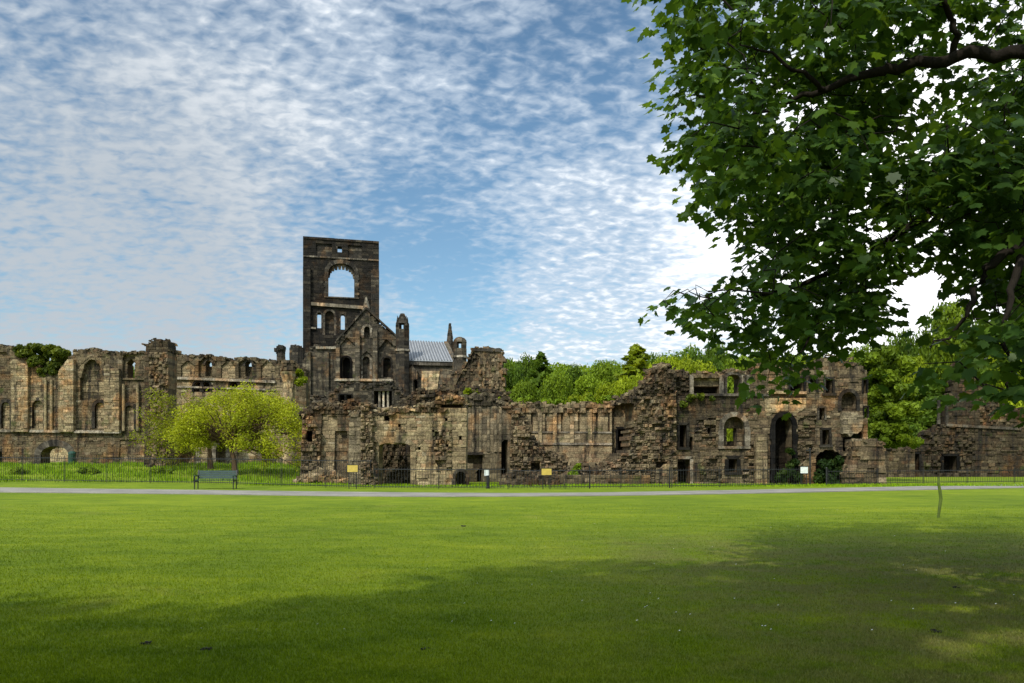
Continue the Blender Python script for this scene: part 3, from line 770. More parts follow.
# right block, left rubble slope
W = Wall('rubble_gable', 'great jagged slope of rubble climbing to a stump, left of the tall dark door', 'ruined wall', 650, 45.5, 5, 'brown', 2.2, ch=(.15, .24), sl=(.22, .48), rag=.2, rub=True)
W.outline([(598, 492), (602, 474), (616, 458), (630, 448), (634, 420), (634, 404), (618, 402), (622, 396), (632, 396), (642, 389), (650, 380), (655, 371), (660, 366), (668, 364), (672, 370), (676, 374), (677, 492)])
W.region([(630, 410), (618, 400), (650, 380), (672, 362), (676, 372), (676, 392), (650, 394)], -.05, zone=.27)
W.region([(640, 440), (640, 424), (655, 424), (655, 440)], .05, zone=.8)
W.region([(655, 488), (656, 464), (672, 462), (674, 488)], -.1, rub=False, zone=.72)
W.region([(656, 468), (656, 462), (667, 462), (667, 465)], .3, zone=.1, rub=False)
W.build(.15, .24, zone=.55)

W = Wall('guest_house_wall', 'two-storey ruined brown wall with round-arched window, tall narrow arch and square window holes', 'ruined building wall', 760, 46, 0, 'brown', 1.2, ch=(.15, .25), sl=(.25, .6), rag=.12, jit=.035)
W.outline([(674, 491), (674, 373), (684, 372), (690, 376), (691, 394), (692, 394), (692, 374.5), (722, 374.5), (727, 372), (735, 371), (744, 373), (750, 378), (752, 370), (765, 362), (785, 366), (800, 372), (812, 368), (820, 361), (832, 357), (848, 361), (862, 368), (867, 372), (868, 440), (870, 491)])
W.region([(674, 400), (674, 370), (691, 370), (691, 396)], .1, rub=True, zone=.26)
W.region([(692.5, 380), (692.5, 377), (720.5, 377), (720.5, 380)], 0, zone=.6)
W.region([(692.5, 386), (692.5, 378), (720, 378), (720, 386)], .35, zone=.75)
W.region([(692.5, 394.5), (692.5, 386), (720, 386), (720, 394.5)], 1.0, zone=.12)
W.region([(676, 430), (676, 396), (760, 396), (760, 412), (722, 414)], 0, zone=.26)
W.opening(727, 739.5, 374.5, 393.5, 3, None, .16, True, 'trimdark')
W.region([(745, 396), (745, 378), (750, 378), (750, 396)], .5, zone=.2)
W.opening(679.5, 686.5, 425, 447, 0, 1.0, .14, True, 'trim', zone=.05)
W.region([(688, 450), (688, 436), (693, 436), (693, 450)], .45, zone=.2)
W.opening(677.5, 690, 459, 488, 0, None, .16, False, 'trim', name='doorway', zone=.5)
W.opening(723.5, 744.5, 416.5, 446, None, .45, .28, True, 'trim', zone=.4, proud=.09)
W.region([(728.8, 440.5), (728.8, 428), (738.8, 428), (738.8, 440.5)], None)
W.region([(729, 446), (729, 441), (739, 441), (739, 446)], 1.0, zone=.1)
W.opening(728.5, 737, 459, 472, 0, .9, .2, True, 'trimdark', zone=.12)
W.opening(775, 792.5, 416, 486, 9, 1.15, .26, False, 'trimdark', zone=.05, name='tall_arch')
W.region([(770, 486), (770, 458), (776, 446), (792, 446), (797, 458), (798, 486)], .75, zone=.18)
W.reg.append(W.reg.pop(-2))
W.region([(708, 434), (708, 428), (711, 428), (711, 434)], .5, zone=.06)
W.region([(755, 488), (755, 434), (766, 434), (766, 488)], -.3, part='buttress', mat='tan', zone=.6)
W.region([(766, 416), (764, 398), (806, 398), (806, 408), (795, 414), (784, 410), (773, 414)], -.02, zone=.85, mat='tan', part='ochre_masonry')
W.opening(790, 804, 378, 392, 0, 1.0, .1, False, 'trimdark', zone=.08)
W.opening(810, 816, 378, 392, 0, 1.0, .1, False, 'trimdark', zone=.08)
W.opening(825.5, 832.5, 379, 393, 0, .9, .13, True, 'trim', zone=.08)
W.opening(819, 824.5, 408, 420, 0, .6, .1, False, 'trim', zone=.2)
W.opening(822, 829, 430, 444.5, 0, .9, .13, True, 'trim', zone=.08)
W.opening(841, 856.5, 392, 411, 8, .55, .2, False, 'trimdark', zone=.3)
W.opening(863, 866.5, 380, 393, 0, .7, .08, False, 'trimdark', zone=.1)
W.opening(864, 867.5, 407, 418, 0, .6, .08, False, 'trimdark', zone=.1)
W.region([(840, 434), (840, 413), (860, 415), (859, 430), (850, 437)], -.45, part='corbelled_panel', mat='grey', zone=.8)
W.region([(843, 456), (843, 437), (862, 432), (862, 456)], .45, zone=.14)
W.opening(816, 842, 450, 487, 10, .95, .0, False, 'trimdark', zone=.06, name='undercroft_arch')
W.course(692, 394.8, 768, 395.2, .14, .14, 'trimdark', zone=.6)
W.course(766, 392.5, 806, 393, .15, .2, 'tan', zone=.7)
W.region([(700, 491), (700, 462), (722, 452), (722, 491)], .03, rub=True, zone=.36)
W.region([(694, 440), (697, 415), (716, 416), (716, 445)], .03, rub=True, zone=.4)
W.region([(796, 470), (798, 420), (816, 410), (816, 450)], .05, rub=True, zone=.34)
W.region([(742, 480), (745, 450), (754, 440), (754, 482)], .03, rub=True, zone=.5)
W.reg = W.reg[-4:] + W.reg[:-4]
W.build(.16, .2, zone=.5)
# thin shafts framing the upper windows
for x in (691.5, 721.5, 743, 747.5):
    a = Acc(); (u, z) = W.uv(x, 395); (_, z2) = W.uv(x, 375); a.box((u - .1, -.12, z), (u + .1, .1, z2), rtone(.42, .5, 1)); a.build('window_jamb', M['trim'], W.t)
W = Wall('stone_buttress', 'squat broad block of large stones at the right foot of the two-storey ruin', 'ruined wall', 866, 44.6, 0, 'brown', 1.4, ch=(.18, .30), sl=(.3, .65), rag=.1, jit=.08)
W.outline([(845, 491), (846, 476), (857, 440), (876, 440), (884, 444), (887.5, 491)]); W.build(.04, .2, zone=.55)
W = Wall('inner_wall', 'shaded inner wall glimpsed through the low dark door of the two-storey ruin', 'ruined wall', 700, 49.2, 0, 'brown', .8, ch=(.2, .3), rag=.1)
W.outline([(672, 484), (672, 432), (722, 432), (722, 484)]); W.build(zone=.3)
W = Wall('side_wall', 'rear return wall behind the right corner of the two-storey ruin', 'ruined wall', 869, 46, 80, 'brown', .9, ch=(.2, .3), rag=.2)
W.outline([(869, 488), (869, 374), (876, 380), (876, 488)]) if False else None
W.out = [[(1.25, -.2), (1.25, 4.6), (3.5, 3.4), (5.5, 2.2), (5.5, -.2)]]; W.build(.1, .2, zone=.4)

# far right ruin
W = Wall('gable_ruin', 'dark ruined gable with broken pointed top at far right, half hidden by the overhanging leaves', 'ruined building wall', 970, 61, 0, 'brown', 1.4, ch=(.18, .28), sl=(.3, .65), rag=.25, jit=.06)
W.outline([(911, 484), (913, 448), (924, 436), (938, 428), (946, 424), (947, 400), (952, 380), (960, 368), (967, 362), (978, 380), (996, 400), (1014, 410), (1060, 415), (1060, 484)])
W.opening(940, 946, 400, 424, 0, None, .15, False, 'trimdark')
W.opening(943.5, 957, 456, 473, 0, 1.1, .2, False, 'trimdark', name='doorway', zone=.05)
W.opening(914, 919, 454, 470, 0, 1.0, .15, False, 'trimdark', zone=.1)
W.region([(980, 480), (982, 455), (1000, 450), (1012, 480)], 0, zone=.3)
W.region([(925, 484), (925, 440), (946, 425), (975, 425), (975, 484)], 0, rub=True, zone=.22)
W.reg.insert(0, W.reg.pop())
W.region([(980, 424), (978, 384), (1000, 400), (1010, 424)], 0, rub=True, zone=.4)
W.course(946, 425, 1020, 429, .2, .14, 'trimdark')
W.build(.2, .3, zone=.22)  # shade of the trees is painted into the gable's dark stone tone
W = Wall('low_wall', 'low dark wall linking the two-storey ruin to the far right gable', 'low wall', 900, 60, 0, 'brown', .9, ch=(.22, .3), rag=.15)
W.outline([(872, 484), (872, 450), (890, 448), (915, 450), (915, 484)]); W.build(.1, .25, zone=.32)

# ================================================================== ground
ys = np.concatenate([np.linspace(-60, 0, 16), np.linspace(2, 70, 90), np.linspace(74, 240, 50), np.geomspace(250, 2500, 24)])
xs = np.concatenate([-np.geomspace(1500, 70, 14), np.linspace(-64, 64, 110), np.geomspace(70, 1500, 14)])
nx, ny = len(xs), len(ys)
V = [(x, y, G(x, y)) for y in ys for x in xs]
Fs = [(j * nx + i, j * nx + i + 1, (j + 1) * nx + i + 1, (j + 1) * nx + i) for j in range(ny - 1) for i in range(nx - 1)]
me = bpy.data.meshes.new('lawn'); me.from_pydata(V, [], Fs); me.materials.append(M['lawn'])
me.polygons.foreach_set('use_smooth', [True] * len(Fs))
lawn = bpy.data.objects.new('lawn', me); COL.objects.link(lawn); tag(lawn, kind='structure')
# path
pp = [(-200, 485.5, 489.5), (0, 488.2, 492.6), (150, 489.8, 494), (300, 491.8, 495.6), (430, 493.2, 497), (512, 493.7, 497.2), (600, 493, 496.4), (700, 491.2, 494.6), (800, 489.2, 492.8), (860, 488, 491.4), (940, 486.2, 489.8), (1024, 484.6, 488), (1250, 481, 484)]
def pxs(col, x): return float(np.interp(x, [p[0] for p in pp], [p[col] for p in pp]))
a = Acc()
prev = None
for i in range(90):
    px = -200 + 1450 * i / 89
    Yf = EH * F / (pxs(1, px) - HY); Yn = EH * F / (pxs(2, px) - HY)
    Xf, Xn = (px - CX) / F * Yf, (px - CX) / F * Yn
    row = [(Xn, Yn), (Xf, Yf)]
    if prev:
        P = [prev[0], row[0], row[1], prev[1]]
        a.hexa([(x, y, G(x, y) - .08) for x, y in P] + [(x, y, G(x, y) + .03) for x, y in P])
    prev = row
tag(a.build('path', M['path']), kind='structure')

# ---- grass blades (mown, short) + rough grass near the ruins
def blades(name, X, Y, H, wd, mat, label, cat, lean=.5, tone=None):
    n = len(X); a = np.random.rand(n) * 6.283; l = np.random.rand(n) * lean
    b = np.random.rand(n) * 6.283
    H = H * (.6 + .8 * np.random.rand(n))
    z = gh(X, Y)
    V = np.zeros((n, 3, 3))
    V[:, 0] = np.stack([X - np.cos(a) * wd, Y - np.sin(a) * wd, z - .005], 1)
    V[:, 1] = np.stack([X + np.cos(a) * wd, Y + np.sin(a) * wd, z - .005], 1)
    V[:, 2] = np.stack([X + np.cos(b) * H * l, Y + np.sin(b) * H * l, z + H], 1)
    t = np.random.rand(n, 3) if tone is None else tone
    return tag(npmesh(name, V, 3, t, M[mat]), label, cat, kind='stuff')
def frustum_pts(n, y0, y1, pw=1.0, m=1.08):
    t = np.random.rand(n * 2); Y = 1 / (1 / y0 - t * (1 / y0 - 1 / y1)) if pw == 1 else y0 + (y1 - y0) * t
    X = (np.random.rand(n * 2) * 2 - 1) * Y * .645 * m
    return X[:n], Y[:n]
X, Y = frustum_pts(330000, 4.6, 26)
pn = (np.sin(X * 1.1 + np.sin(Y * 1.7)) + np.sin(Y * 1.3 + X * .5) + np.sin(X * 3.1 - Y * 2.3) * .6) * .13 + .5
tn = np.stack([np.clip(pn + np.random.randn(len(X)) * .17, 0, 1), np.random.rand(len(X)), np.zeros(len(X))], 1)
blades('mown_grass', X, Y, .021, .0035 + Y * .0002, 'grass', 'short mown green grass covering the near lawn', 'grass', 1.1, tn)
n = 42000
X = np.random.uniform(-52, -13, n); Y = 44.6 + 17 * np.random.rand(n) ** .9
k_ = np.sin(X * .9) * np.sin(Y * 1.3 + X * .4)
sel = np.random.rand(n) < .45 + .5 * k_
blades('rough_grass', X[sel], Y[sel], .17 + .1 * k_[sel], .03, 'weed', 'rough bright green grass on the bank below the left wall', 'grass', .6)
n = 12000
X = np.random.uniform(-14, 34, n); Y = 41.6 + np.random.rand(n) ** 2 * 3
blades('verge_grass', X, Y, .10, .025, 'weed', 'longer grass verge along the foot of the middle ruins', 'grass', .6)

# ================================================================== vegetation helpers
def leafcloud(lobes, n, size, flat=0., upb=0.):
    """lobes: list (c(3), r, tone). returns V (n,4,3), tone (n,3)"""
    L = np.array([[*c, r, t] for c, r, t in lobes]); w = L[:, 3] ** 2; w = w / w.sum()
    i = np.random.choice(len(L), n, p=w)
    d = np.random.randn(n, 3); d /= np.linalg.norm(d, axis=1)[:, None]
    rad = L[i, 3] * (.55 + .5 * np.random.rand(n) ** .7)
    c = L[i, :3] + d * rad[:, None] * np.array([1, 1, .85])
    nn = d + np.random.randn(n, 3) * .7 + np.array([0, 0, upb]); nn /= np.linalg.norm(nn, axis=1)[:, None]
    a = np.cross(nn, np.random.randn(n, 3)); a /= np.linalg.norm(a, axis=1)[:, None]; b = np.cross(nn, a)
    s = size * (.6 + .8 * np.random.rand(n))[:, None]
    V = np.stack([c + a * s, c + b * s * .55, c - a * s, c - b * s * .55], 1)
    t = np.clip(L[i, 4] + np.random.randn(n) * .16, 0, 1)
    return V, np.stack([t, np.random.rand(n), np.zeros(n)], 1)
def broadleaf(name, mat, H, Rr, nl, n, size, low=.22):
    t = empty(name, (0, 0, 0))
    lobes = []
    for _ in range(nl):
        z = low + (1 - low) * R(); w = math.sin(math.pi * min(1, max(.08, (z - low * .6) / (1.08 - low * .6)))) ** .6
        a = U(0, 6.28); r = Rr * w * R() ** .5 * .8
        lobes.append(((r * math.cos(a), r * math.sin(a), z * H * .88), U(.2, .36) * Rr, U(.15, .85)))
    V, tn = leafcloud(lobes, n, size)
    npmesh('crown', V, 4, tn, M[mat], t)
    k = Acc(); k.tube([(0, 0, -.5), (0, 0, H * .3), (.2, .1, H * .6), (.1, .2, H * .8)], [H * .03, H * .022, H * .013, .03], 7)
    for c, r, _ in lobes[:12]:
        z = c[2] * .55; k.tube([(0, 0, z), (c[0] * .5, c[1] * .5, (z + c[2]) / 2 + .2), c], [H * .01, H * .006, .02], 5)
    k.build('trunk', M['bark'], t); return t
def conifer(name, mat, H, Rr, n, size):
    t = empty(name, (0, 0, 0)); lobes = []
    for i in range(46):
        q = i / 46; r = Rr * (1 - q) ** .85; a = i * 2.4
        for f in (.45, .95): lobes.append(((r * f * math.cos(a), r * f * math.sin(a), H * (.12 + .86 * q) - r * f * .12), .1 * Rr + .22 * r, U(.2, .8)))
    V, tn = leafcloud(lobes, n, size); npmesh('crown', V, 4, tn, M[mat], t)
    k = Acc(); k.tube([(0, 0, -.5), (0, 0, H)], [H * .022, .03], 7); k.build('trunk', M['bark'], t); return t
protos = {}
for m in ('dark', 'mid', 'bright'):
    for v in range(2): protos[m, v] = ('hillside_tree', m, 13, 6 + v, 46, 13000, .25)
protos['con', 0] = None
made = {}
def place_tree(kind, v, px, ytop, Y, wpx, label, group='trees on the wooded hillside'):
    X = (px - CX) / F * Y; g = G(X, Y); H = EH + (HY - ytop) / F * Y - g
    key = (kind, v)
    if key not in made:
        if kind.startswith('con'): r = conifer('conifer_tree', 'bright' if kind == 'conm' else 'dark', 14, 3.6, 8000, .3); base = (14, 3.6)
        else:
            nm, m, h, rr, nl, n, s = protos[key]; r = broadleaf('broadleaf_tree', m, h, rr, nl, n, s); base = (h, rr)
        made[key] = (r, base)
    else: r = copy_tree(made[key][0]); base = made[key][1]
    r.location = (X, Y, g); w = wpx / 2 * Y / F / base[1] / .93
    r.scale = (w, w, H / base[0]); r.rotation_euler = (0, 0, U(0, 6.28))
    tag(r, label, 'tree', group)
# far wooded ridge: one mass nobody could count
lobes = []
for _ in range(1500):
    px = U(440, 1150); Y = U(175, 290); X = (px - CX) / F * Y
    yt = np.interp(px, [440, 505, 560, 610, 650, 690, 730, 800, 1150], [356, 356, 361, 359, 350, 346, 352, 350, 345])
    top = EH + (HY - yt) / F * Y; rr_ = U(2.6, 5); lobes.append(((X, Y, min(G(X, Y) + U(5, 24), top - rr_ - U(0, 5))), rr_, U(.1, .9)))
V, tn = leafcloud(lobes, 150000, .5)
tag(npmesh('distant_woodland', V, 4, tn, M['mid']), 'mass of mixed green woodland on the far ridge', 'woodland', kind='stuff')
TR = [('dark', 0, 512, 352, 128, 34, 'dark green tree just right of the blocky church wall on the skyline'),
 ('dark', 1, 528, 356, 140, 44, 'dark rounded tree second along the hillside from the church wall'),
 ('con', 0, 541, 351, 120, 66, 'narrow dark tree with a pointed tip above the hillside canopy'),
 ('mid', 0, 524, 378, 104, 40, 'leafy mid green tree just above the wall, nearest the church'),
 ('mid', 1, 560, 372, 108, 44, 'large mid green tree low behind the panelled wall'),
 ('dark', 0, 574, 361, 160, 40, 'dark tree on the ridge between the dark pointed tree and the pale conifer'),
 ('mid', 0, 588, 372, 122, 46, 'soft mid green tree in the middle of the hillside'),
 ('mid', 1, 604, 360, 165, 40, 'tree on the ridge skyline just left of the pale conifer'),
 ('bright', 0, 608, 378, 112, 40, 'bright green round tree at the centre of the hillside'),
 ('bright', 1, 582, 388, 98, 46, 'low yellow-green tree behind the middle of the panelled wall'),
 ('conm', 0, 637, 343, 118, 84, 'pale green conifer with a feathery pointed top on the skyline'),
 ('bright', 1, 634, 368, 104, 44, 'yellow-green tree left of the jagged rubble stump'),
 ('dark', 1, 655, 354, 150, 44, 'dark tree on the skyline right of the pale conifer'),
 ('bright', 0, 664, 352, 112, 50, 'yellow-green tree directly above the jagged rubble stump'),
 ('bright', 1, 690, 350, 108, 60, 'broad yellow-green tree above the upper windows of the ruin'),
 ('dark', 0, 690, 338, 140, 56, 'tall dark tree crowning the hill above the ruined upper windows'),
 ('dark', 1, 714, 341, 135, 50, 'dark tree to the right of the hill crown'),
 ('mid', 0, 738, 352, 120, 48, 'mid green tree seen through the open upper window of the ruin'),
 ('mid', 1, 760, 348, 118, 44, 'green tree beneath the tip of the overhanging maple branch'),
 ('dark', 0, 785, 350, 125, 50, 'dark tree mostly hidden behind the overhanging maple leaves'),
 ('bright', 0, 815, 352, 110, 46, 'yellow-green tree above the ruin, behind the overhanging leaves'),
 ('bright', 1, 846, 350, 84, 36, 'yellowish tree peeping over the top right corner of the ruin'),
 ('mid', 1, 866, 345, 100, 50, 'mid green tree behind the right corner of the ruin'),
 ('dark', 1, 905, 330, 110, 60, 'dark tree in the gap right of the two-storey ruin'),
 ('dark', 0, 928, 392, 72, 44, 'low dark tree filling the gap before the far right gable'),
 ('mid', 0, 952, 296, 96, 66, 'tall rounded tree standing against white sky at the right'),
 ('dark', 1, 985, 318, 90, 64, 'dark tall tree behind the far right gable peak'),
 ('bright', 1, 1015, 330, 84, 60, 'light green tree at the far right edge behind the gable'),
 ('bright', 0, 918, 352, 80, 40, 'bright leafy tree lower in the gap beside the tall rounded tree'),
 ('bright', 1, 735, 418, 60, 30, 'sunny yellow-green bush glimpsed through the square hole of the arched window'),
 ('mid', 0, 129, 360, 78, 22, 'green tree glimpsed through a small opening high in the left wall'),
]
for t in TR: place_tree(*t)

# trees hanging beside the two-storey ruin (bright ivy-like) built from lobes given by picture outline, at its own depth
def shrub(name, label, cat, lobespec, Y, n, size, mat, depth=1., trunk=True, group=None):
    xs_ = [l[0] for l in lobespec]; X0 = (sum(xs_) / len(xs_) - CX) / F * Y; g = G(X0, Y)
    t = empty(name, (X0, Y, g), label=label, cat=cat, group=group); lobes = []
    for (px, py, rp) in lobespec:
        r = rp / F * Y
        for _ in range(5):
            lobes.append((((px - CX) / F * Y - X0 + U(-.6, .6) * r, U(-1, 1) * depth, EH + (HY - py) / F * Y - g + U(-.5, .5) * r), r * U(.45, .75), U(.1, .9)))
    V, tn = leafcloud(lobes, n, size); npmesh('foliage', V, 4, tn, M[mat], t)
    if trunk:
        k = Acc(); k.tube([(0, 0, -.1), (U(-.2, .2), 0, 1.2), (0, .1, 2.4)], [.14, .1, .04], 6)
        for c, r, _ in lobes[::4]: k.tube([(0, 0, min(1.4, c[2] * .5)), (c[0] * .6, c[1] * .6, c[2] * .7 + .3), c], [.06, .04, .015], 4)
        k.build('trunk', M['bark'], t)
    return t
shrub('ivy_clad_tree', 'bright green ivy-draped tree hugging the right corner of the two-storey ruin', 'tree',
      [(872, 362, 12), (884, 352, 12), (880, 378, 12), (892, 372, 14), (888, 392, 13), (896, 392, 13), (884, 410, 12), (890, 425, 11), (900, 412, 12), (905, 430, 9), (878, 428, 9), (896, 440, 8), (884, 440, 8), (874, 442, 7), (906, 442, 8), (888, 430, 9), (902, 395, 10), (870, 392, 9), (868, 376, 9)], 50, 24000, .15, 'mid', 1.3, False)
shrub('dark_bush', 'very dark bush in the gap below the ivy-draped tree', 'bush', [(905, 446, 11), (915, 435, 11), (922, 420, 12), (926, 405, 12), (912, 452, 9), (930, 392, 12), (918, 392, 12), (936, 410, 11), (896, 440, 12), (904, 425, 12)], 63, 12000, .2, 'dark', 1.2)
shrub('ivy_bush', 'hanging bush of long dark green growth on top of the far left wall', 'bush', [(22, 353, 6), (30, 352, 7), (40, 351, 7), (50, 352, 7), (58, 352, 7), (66, 355, 7), (36, 362, 8), (48, 364, 8), (58, 362, 8), (46, 370, 5), (28, 356, 6), (26, 350, 5), (34, 349, 5), (54, 349, 5), (34, 368, 6), (44, 374, 6), (54, 373, 6), (62, 366, 6)], 62.4, 15000, .13, 'ivy', .6, False)
shrub('wall_plant', 'small bright green plant left of the stone gable, above the rubble wall', 'plant', [(301, 374, 5), (299, 382, 4), (304, 380, 4)], 58, 500, .16, 'bright', .3, False)
shrub('wall_plant', 'small green plant growing on the rubble below the blocky church wall', 'plant', [(468, 391, 4), (474, 394, 4), (482, 398, 4), (492, 402, 4), (498, 400, 3)], 60, 700, .14, 'bright', .4, False)
shrub('wall_plant', 'leafy tufts along the rubble top of the panelled wall at its left end', 'plant', [(520, 403, 5), (532, 401, 6), (546, 402, 5), (556, 404, 4)], 50.3, 1500, .14, 'mid', .5, False)
shrub('wall_plant', 'leafy tufts on the right part of the panelled wall top', 'plant', [(575, 402, 4), (590, 400, 5), (604, 401, 5), (612, 399, 4)], 50.3, 1300, .14, 'mid', .5, False)
shrub('wall_plant', 'low mossy plant on the fallen stones right of the second yellow sign', 'plant', [(575, 473, 6), (577, 466, 4)], 45, 700, .1, 'mid', .3, False)
shrub('wall_plant', 'dark trailing plants below the upper windows of the two-storey ruin', 'plant', [(690, 398, 4), (700, 397, 4), (712, 398, 3), (684, 404, 4)], 45.8, 800, .09, 'ivy', .12, False)
shrub('wall_plant', 'dark creeper at the foot of the tall narrow arch', 'plant', [(786, 474, 7), (792, 464, 6), (796, 478, 6), (780, 478, 5), (790, 452, 4)], 45.8, 1800, .1, 'creeper', .25, False)
shrub('bush', 'dark round bush in the low undercroft arch at the right', 'bush', [(828, 466, 9), (835, 470, 8), (822, 475, 8), (832, 478, 8), (838, 462, 6)], 45.6, 2200, .11, 'creeper', .35, False)
for (px, lb) in ((163, 'small rounded bush at the foot of the tall rubble pier'), (307, 'bush of weeds against the fallen blocks, right of the yellow-green tree'), (22, 'weedy clump in the grass near the far left edge'), (88, 'weedy clump in the grass below the left wall, right of the archway')):
    Yq = 51 if px != 307 else 46.5
    yb = HY + (EH - G((px - CX) / F * Yq, Yq)) / (Yq) * F
    shrub('weed_clump', lb, 'plant', [(px, yb - 3, 4), (px - 7, yb - 2, 3), (px + 7, yb - 2, 3)], Yq, 900, .1, 'mid', .6, False)

# yellow-green spring trees
def spring_tree(name, label, px, Y, lobespec, n, trunkpts, mat='spring'):
    X0 = (px - CX) / F * Y; g = G(X0, Y); t = empty(name, (X0, Y, g), label=label, cat='tree', group='yellow-green trees inside the railings')
    P = lambda x, y, d=0: ((x - CX) / F * Y - X0, d, EH + (HY - y) / F * Y - g)
    lobes = []; k = Acc()
    k.tube([P(*q) for q in trunkpts], [.22, .16, .14, .1][:len(trunkpts)], 8)
    fork = Vector(P(*trunkpts[-1]))
    for (x, y, rp) in lobespec:
        r = rp / F * Y; dd = U(-2.2, 2.2)
        c = P(x, y, dd)
        mid_ = fork.lerp(Vector(c), .5) + Vector((U(-.2, .2), 0, U(.2, .6)))
        k.tube([tuple(fork), tuple(mid_), c], [.07, .04, .015], 5)
        for _ in range(6):
            q = (c[0] + U(-.8, .8) * r, c[1] + U(-1, 1) * r, c[2] + U(-.6, .6) * r)
            lobes.append((q, r * U(.5, 1.1), U(.1, .9)))
            k.tube([c, q], [.015, .006], 3)
    V, tn = leafcloud(lobes, n, .06); npmesh('crown', V, 4, tn, M[mat], t); k.build('trunk', M['barkwarm'], t)
    return t
L1 = []
for _ in range(90):
    a_ = U(0, math.pi); rr = math.sqrt(R()); x = 247 + 64 * rr * math.cos(a_); y = 446 - 54 * rr * math.sin(a_) ** .8
    L1.append((x, y, U(8, 12)))
L1 += [(x, y, 8) for x, y in ((285, 452), (292, 460), (300, 450), (278, 462), (205, 440), (262, 450), (192, 446), (305, 440), (296, 468))]
spring_tree('spring_tree', 'spreading yellow-green tree with a dark forked trunk behind the green bench', 234, 50, L1, 38000, [(235, 474), (234, 460), (231, 450), (229, 446)])
L2 = []
for _ in range(44):
    a_ = U(0, math.pi); rr = math.sqrt(R()); x = 182 + 32 * rr * math.cos(a_); y = 446 - 50 * rr * math.sin(a_) ** .8
    L2.append((x, y, U(7, 10)))
L2 += [(160, 452, 7), (174, 458, 6), (156, 440, 6), (178, 462, 6)]
spring_tree('spring_tree', 'thinner sparse yellow-green tree beside the tall rubble pier', 210, 54.5, L2, 9000, [(210.5, 470), (210, 455), (209, 445)])

# ================================================================== big maple overhanging from the right
def in_poly(P, x, y):
    c = False; n = len(P)
    for i in range(n):
        (x0, y0), (x1, y1) = P[i], P[(i + 1) % n]
        if (y0 > y) != (y1 > y) and x < (x1 - x0) * (y - y0) / (y1 - y0) + x0: c = not c
    return c
MASK = [(652, -60), (652, 10), (657, 30), (668, 50), (664, 62), (680, 72), (668, 92), (674, 112), (672, 135), (676, 160), (690, 182), (714, 205), (726, 226), (742, 240), (752, 255), (742, 268), (716, 290), (690, 294), (660, 300), (664, 308), (692, 312), (706, 320), (735, 326), (750, 340), (768, 352), (762, 388), (790, 388), (806, 374), (832, 356), (846, 336), (862, 326), (872, 312), (872, 285), (878, 262), (890, 258), (902, 280), (912, 258), (928, 254), (944, 262), (962, 276), (972, 290), (962, 312), (940, 330), (905, 342), (885, 350), (900, 372), (930, 376), (960, 388), (985, 392), (1000, 404), (1060, 410), (1060, -60)]
HOLES = [[(952, 0), (948, 22), (962, 48), (975, 44), (990, 46), (1003, 30), (992, 10), (975, 2)], [(800, 176), (822, 172), (828, 188), (806, 190)], [(740, 300), (760, 290), (778, 306), (765, 322), (745, 316)]]
def vis(p):
    if p.y < .5: return None
    return CX + p.x / p.y * F, HY - (p.z - EH) / p.y * F
TRK = Vector((10.2, 7.6, 0)); g0 = G(TRK.x, TRK.y)
maple = empty('maple_tree', (TRK.x, TRK.y, g0), label='huge dark green maple whose leafy branches overhang the whole upper right', cat='tree')
def at(px, py, Y): return Vector(((px - CX) / F * Y, Y, EH + (HY - py) / F * Y))
limbs = [([TRK + Vector((0, 0, 0)), TRK + Vector((-.1, .1, 2)), TRK + Vector((-.2, .1, 3.4)), TRK + Vector((0, 0, 5.5)), TRK + Vector((.3, -.2, 8.5)), TRK + Vector((.2, 0, 12))], [.42, .34, .3, .24, .15, .05]),
 ([TRK + Vector((-.2, .1, 3.4)), at(1090, 60, 8.3), at(1010, 52, 8.6), at(955, 57, 8.8), at(905, 66, 9), at(876, 72, 9.1), at(826, 90, 9.3), at(780, 105, 9.5), at(735, 120, 9.8)], [.17, .12, .072, .068, .06, .055, .04, .025, .01]),
 ([at(956, 55, 8.8), at(953, 30, 8.7), at(946, 4, 8.6), at(930, -30, 8.5)], [.045, .035, .03, .02]),
 ([at(826, 90, 9.3), at(808, 76, 9.1), at(780, 60, 9), at(740, 45, 8.9)], [.03, .025, .018, .008]),
 ([TRK + Vector((-.1, .1, 2.6)), at(1110, 215, 8.0), at(1030, 240, 8.2), at(985, 268, 8.3), at(974, 300, 8.3), at(955, 330, 8.4), at(930, 348, 8.4)], [.15, .10, .06, .04, .03, .018, .006]),
 ([TRK + Vector((-.15, .1, 3)), at(1080, 150, 9), at(1000, 180, 9.4), at(940, 205, 9.6), at(890, 240, 9.8), at(850, 262, 10), at(800, 285, 10.2), at(740, 300, 10.4), at(690, 292, 10.5)], [.17, .12, .08, .065, .05, .04, .028, .016, .006]),
 ([at(1030, 240, 8.2), at(1010, 290, 8.0), at(1000, 330, 7.9), at(1012, 370, 7.8), at(1010, 400, 7.8)], [.05, .035, .025, .015, .008]),
 ([at(850, 262, 10), at(835, 300, 9.8), at(810, 335, 9.6), at(790, 365, 9.5)], [.03, .02, .014, .006]),
 ([TRK + Vector((-.2, .1, 3.6)), TRK + Vector((-2.5, -1, 6)), TRK + Vector((-5, -1.5, 8)), TRK + Vector((-7.5, -1, 9))], [.2, .13, .07, .02]),
 ([TRK + Vector((0, 0, 4)), TRK + Vector((2, 1.8, 6.2)), TRK + Vector((4, 3.2, 8))], [.2, .12, .04]),
 ([TRK + Vector((0, 0, 4.5)), TRK + Vector((-1.5, 2.2, 7)), TRK + Vector((-3, 3.6, 9))], [.18, .11, .04]),
 ([TRK + Vector((0, 0, 4)), TRK + Vector((2, -2, 6.2)), TRK + Vector((3.5, -4, 7.5))], [.18, .11, .04]),
]
tw = Acc(); nodes = []
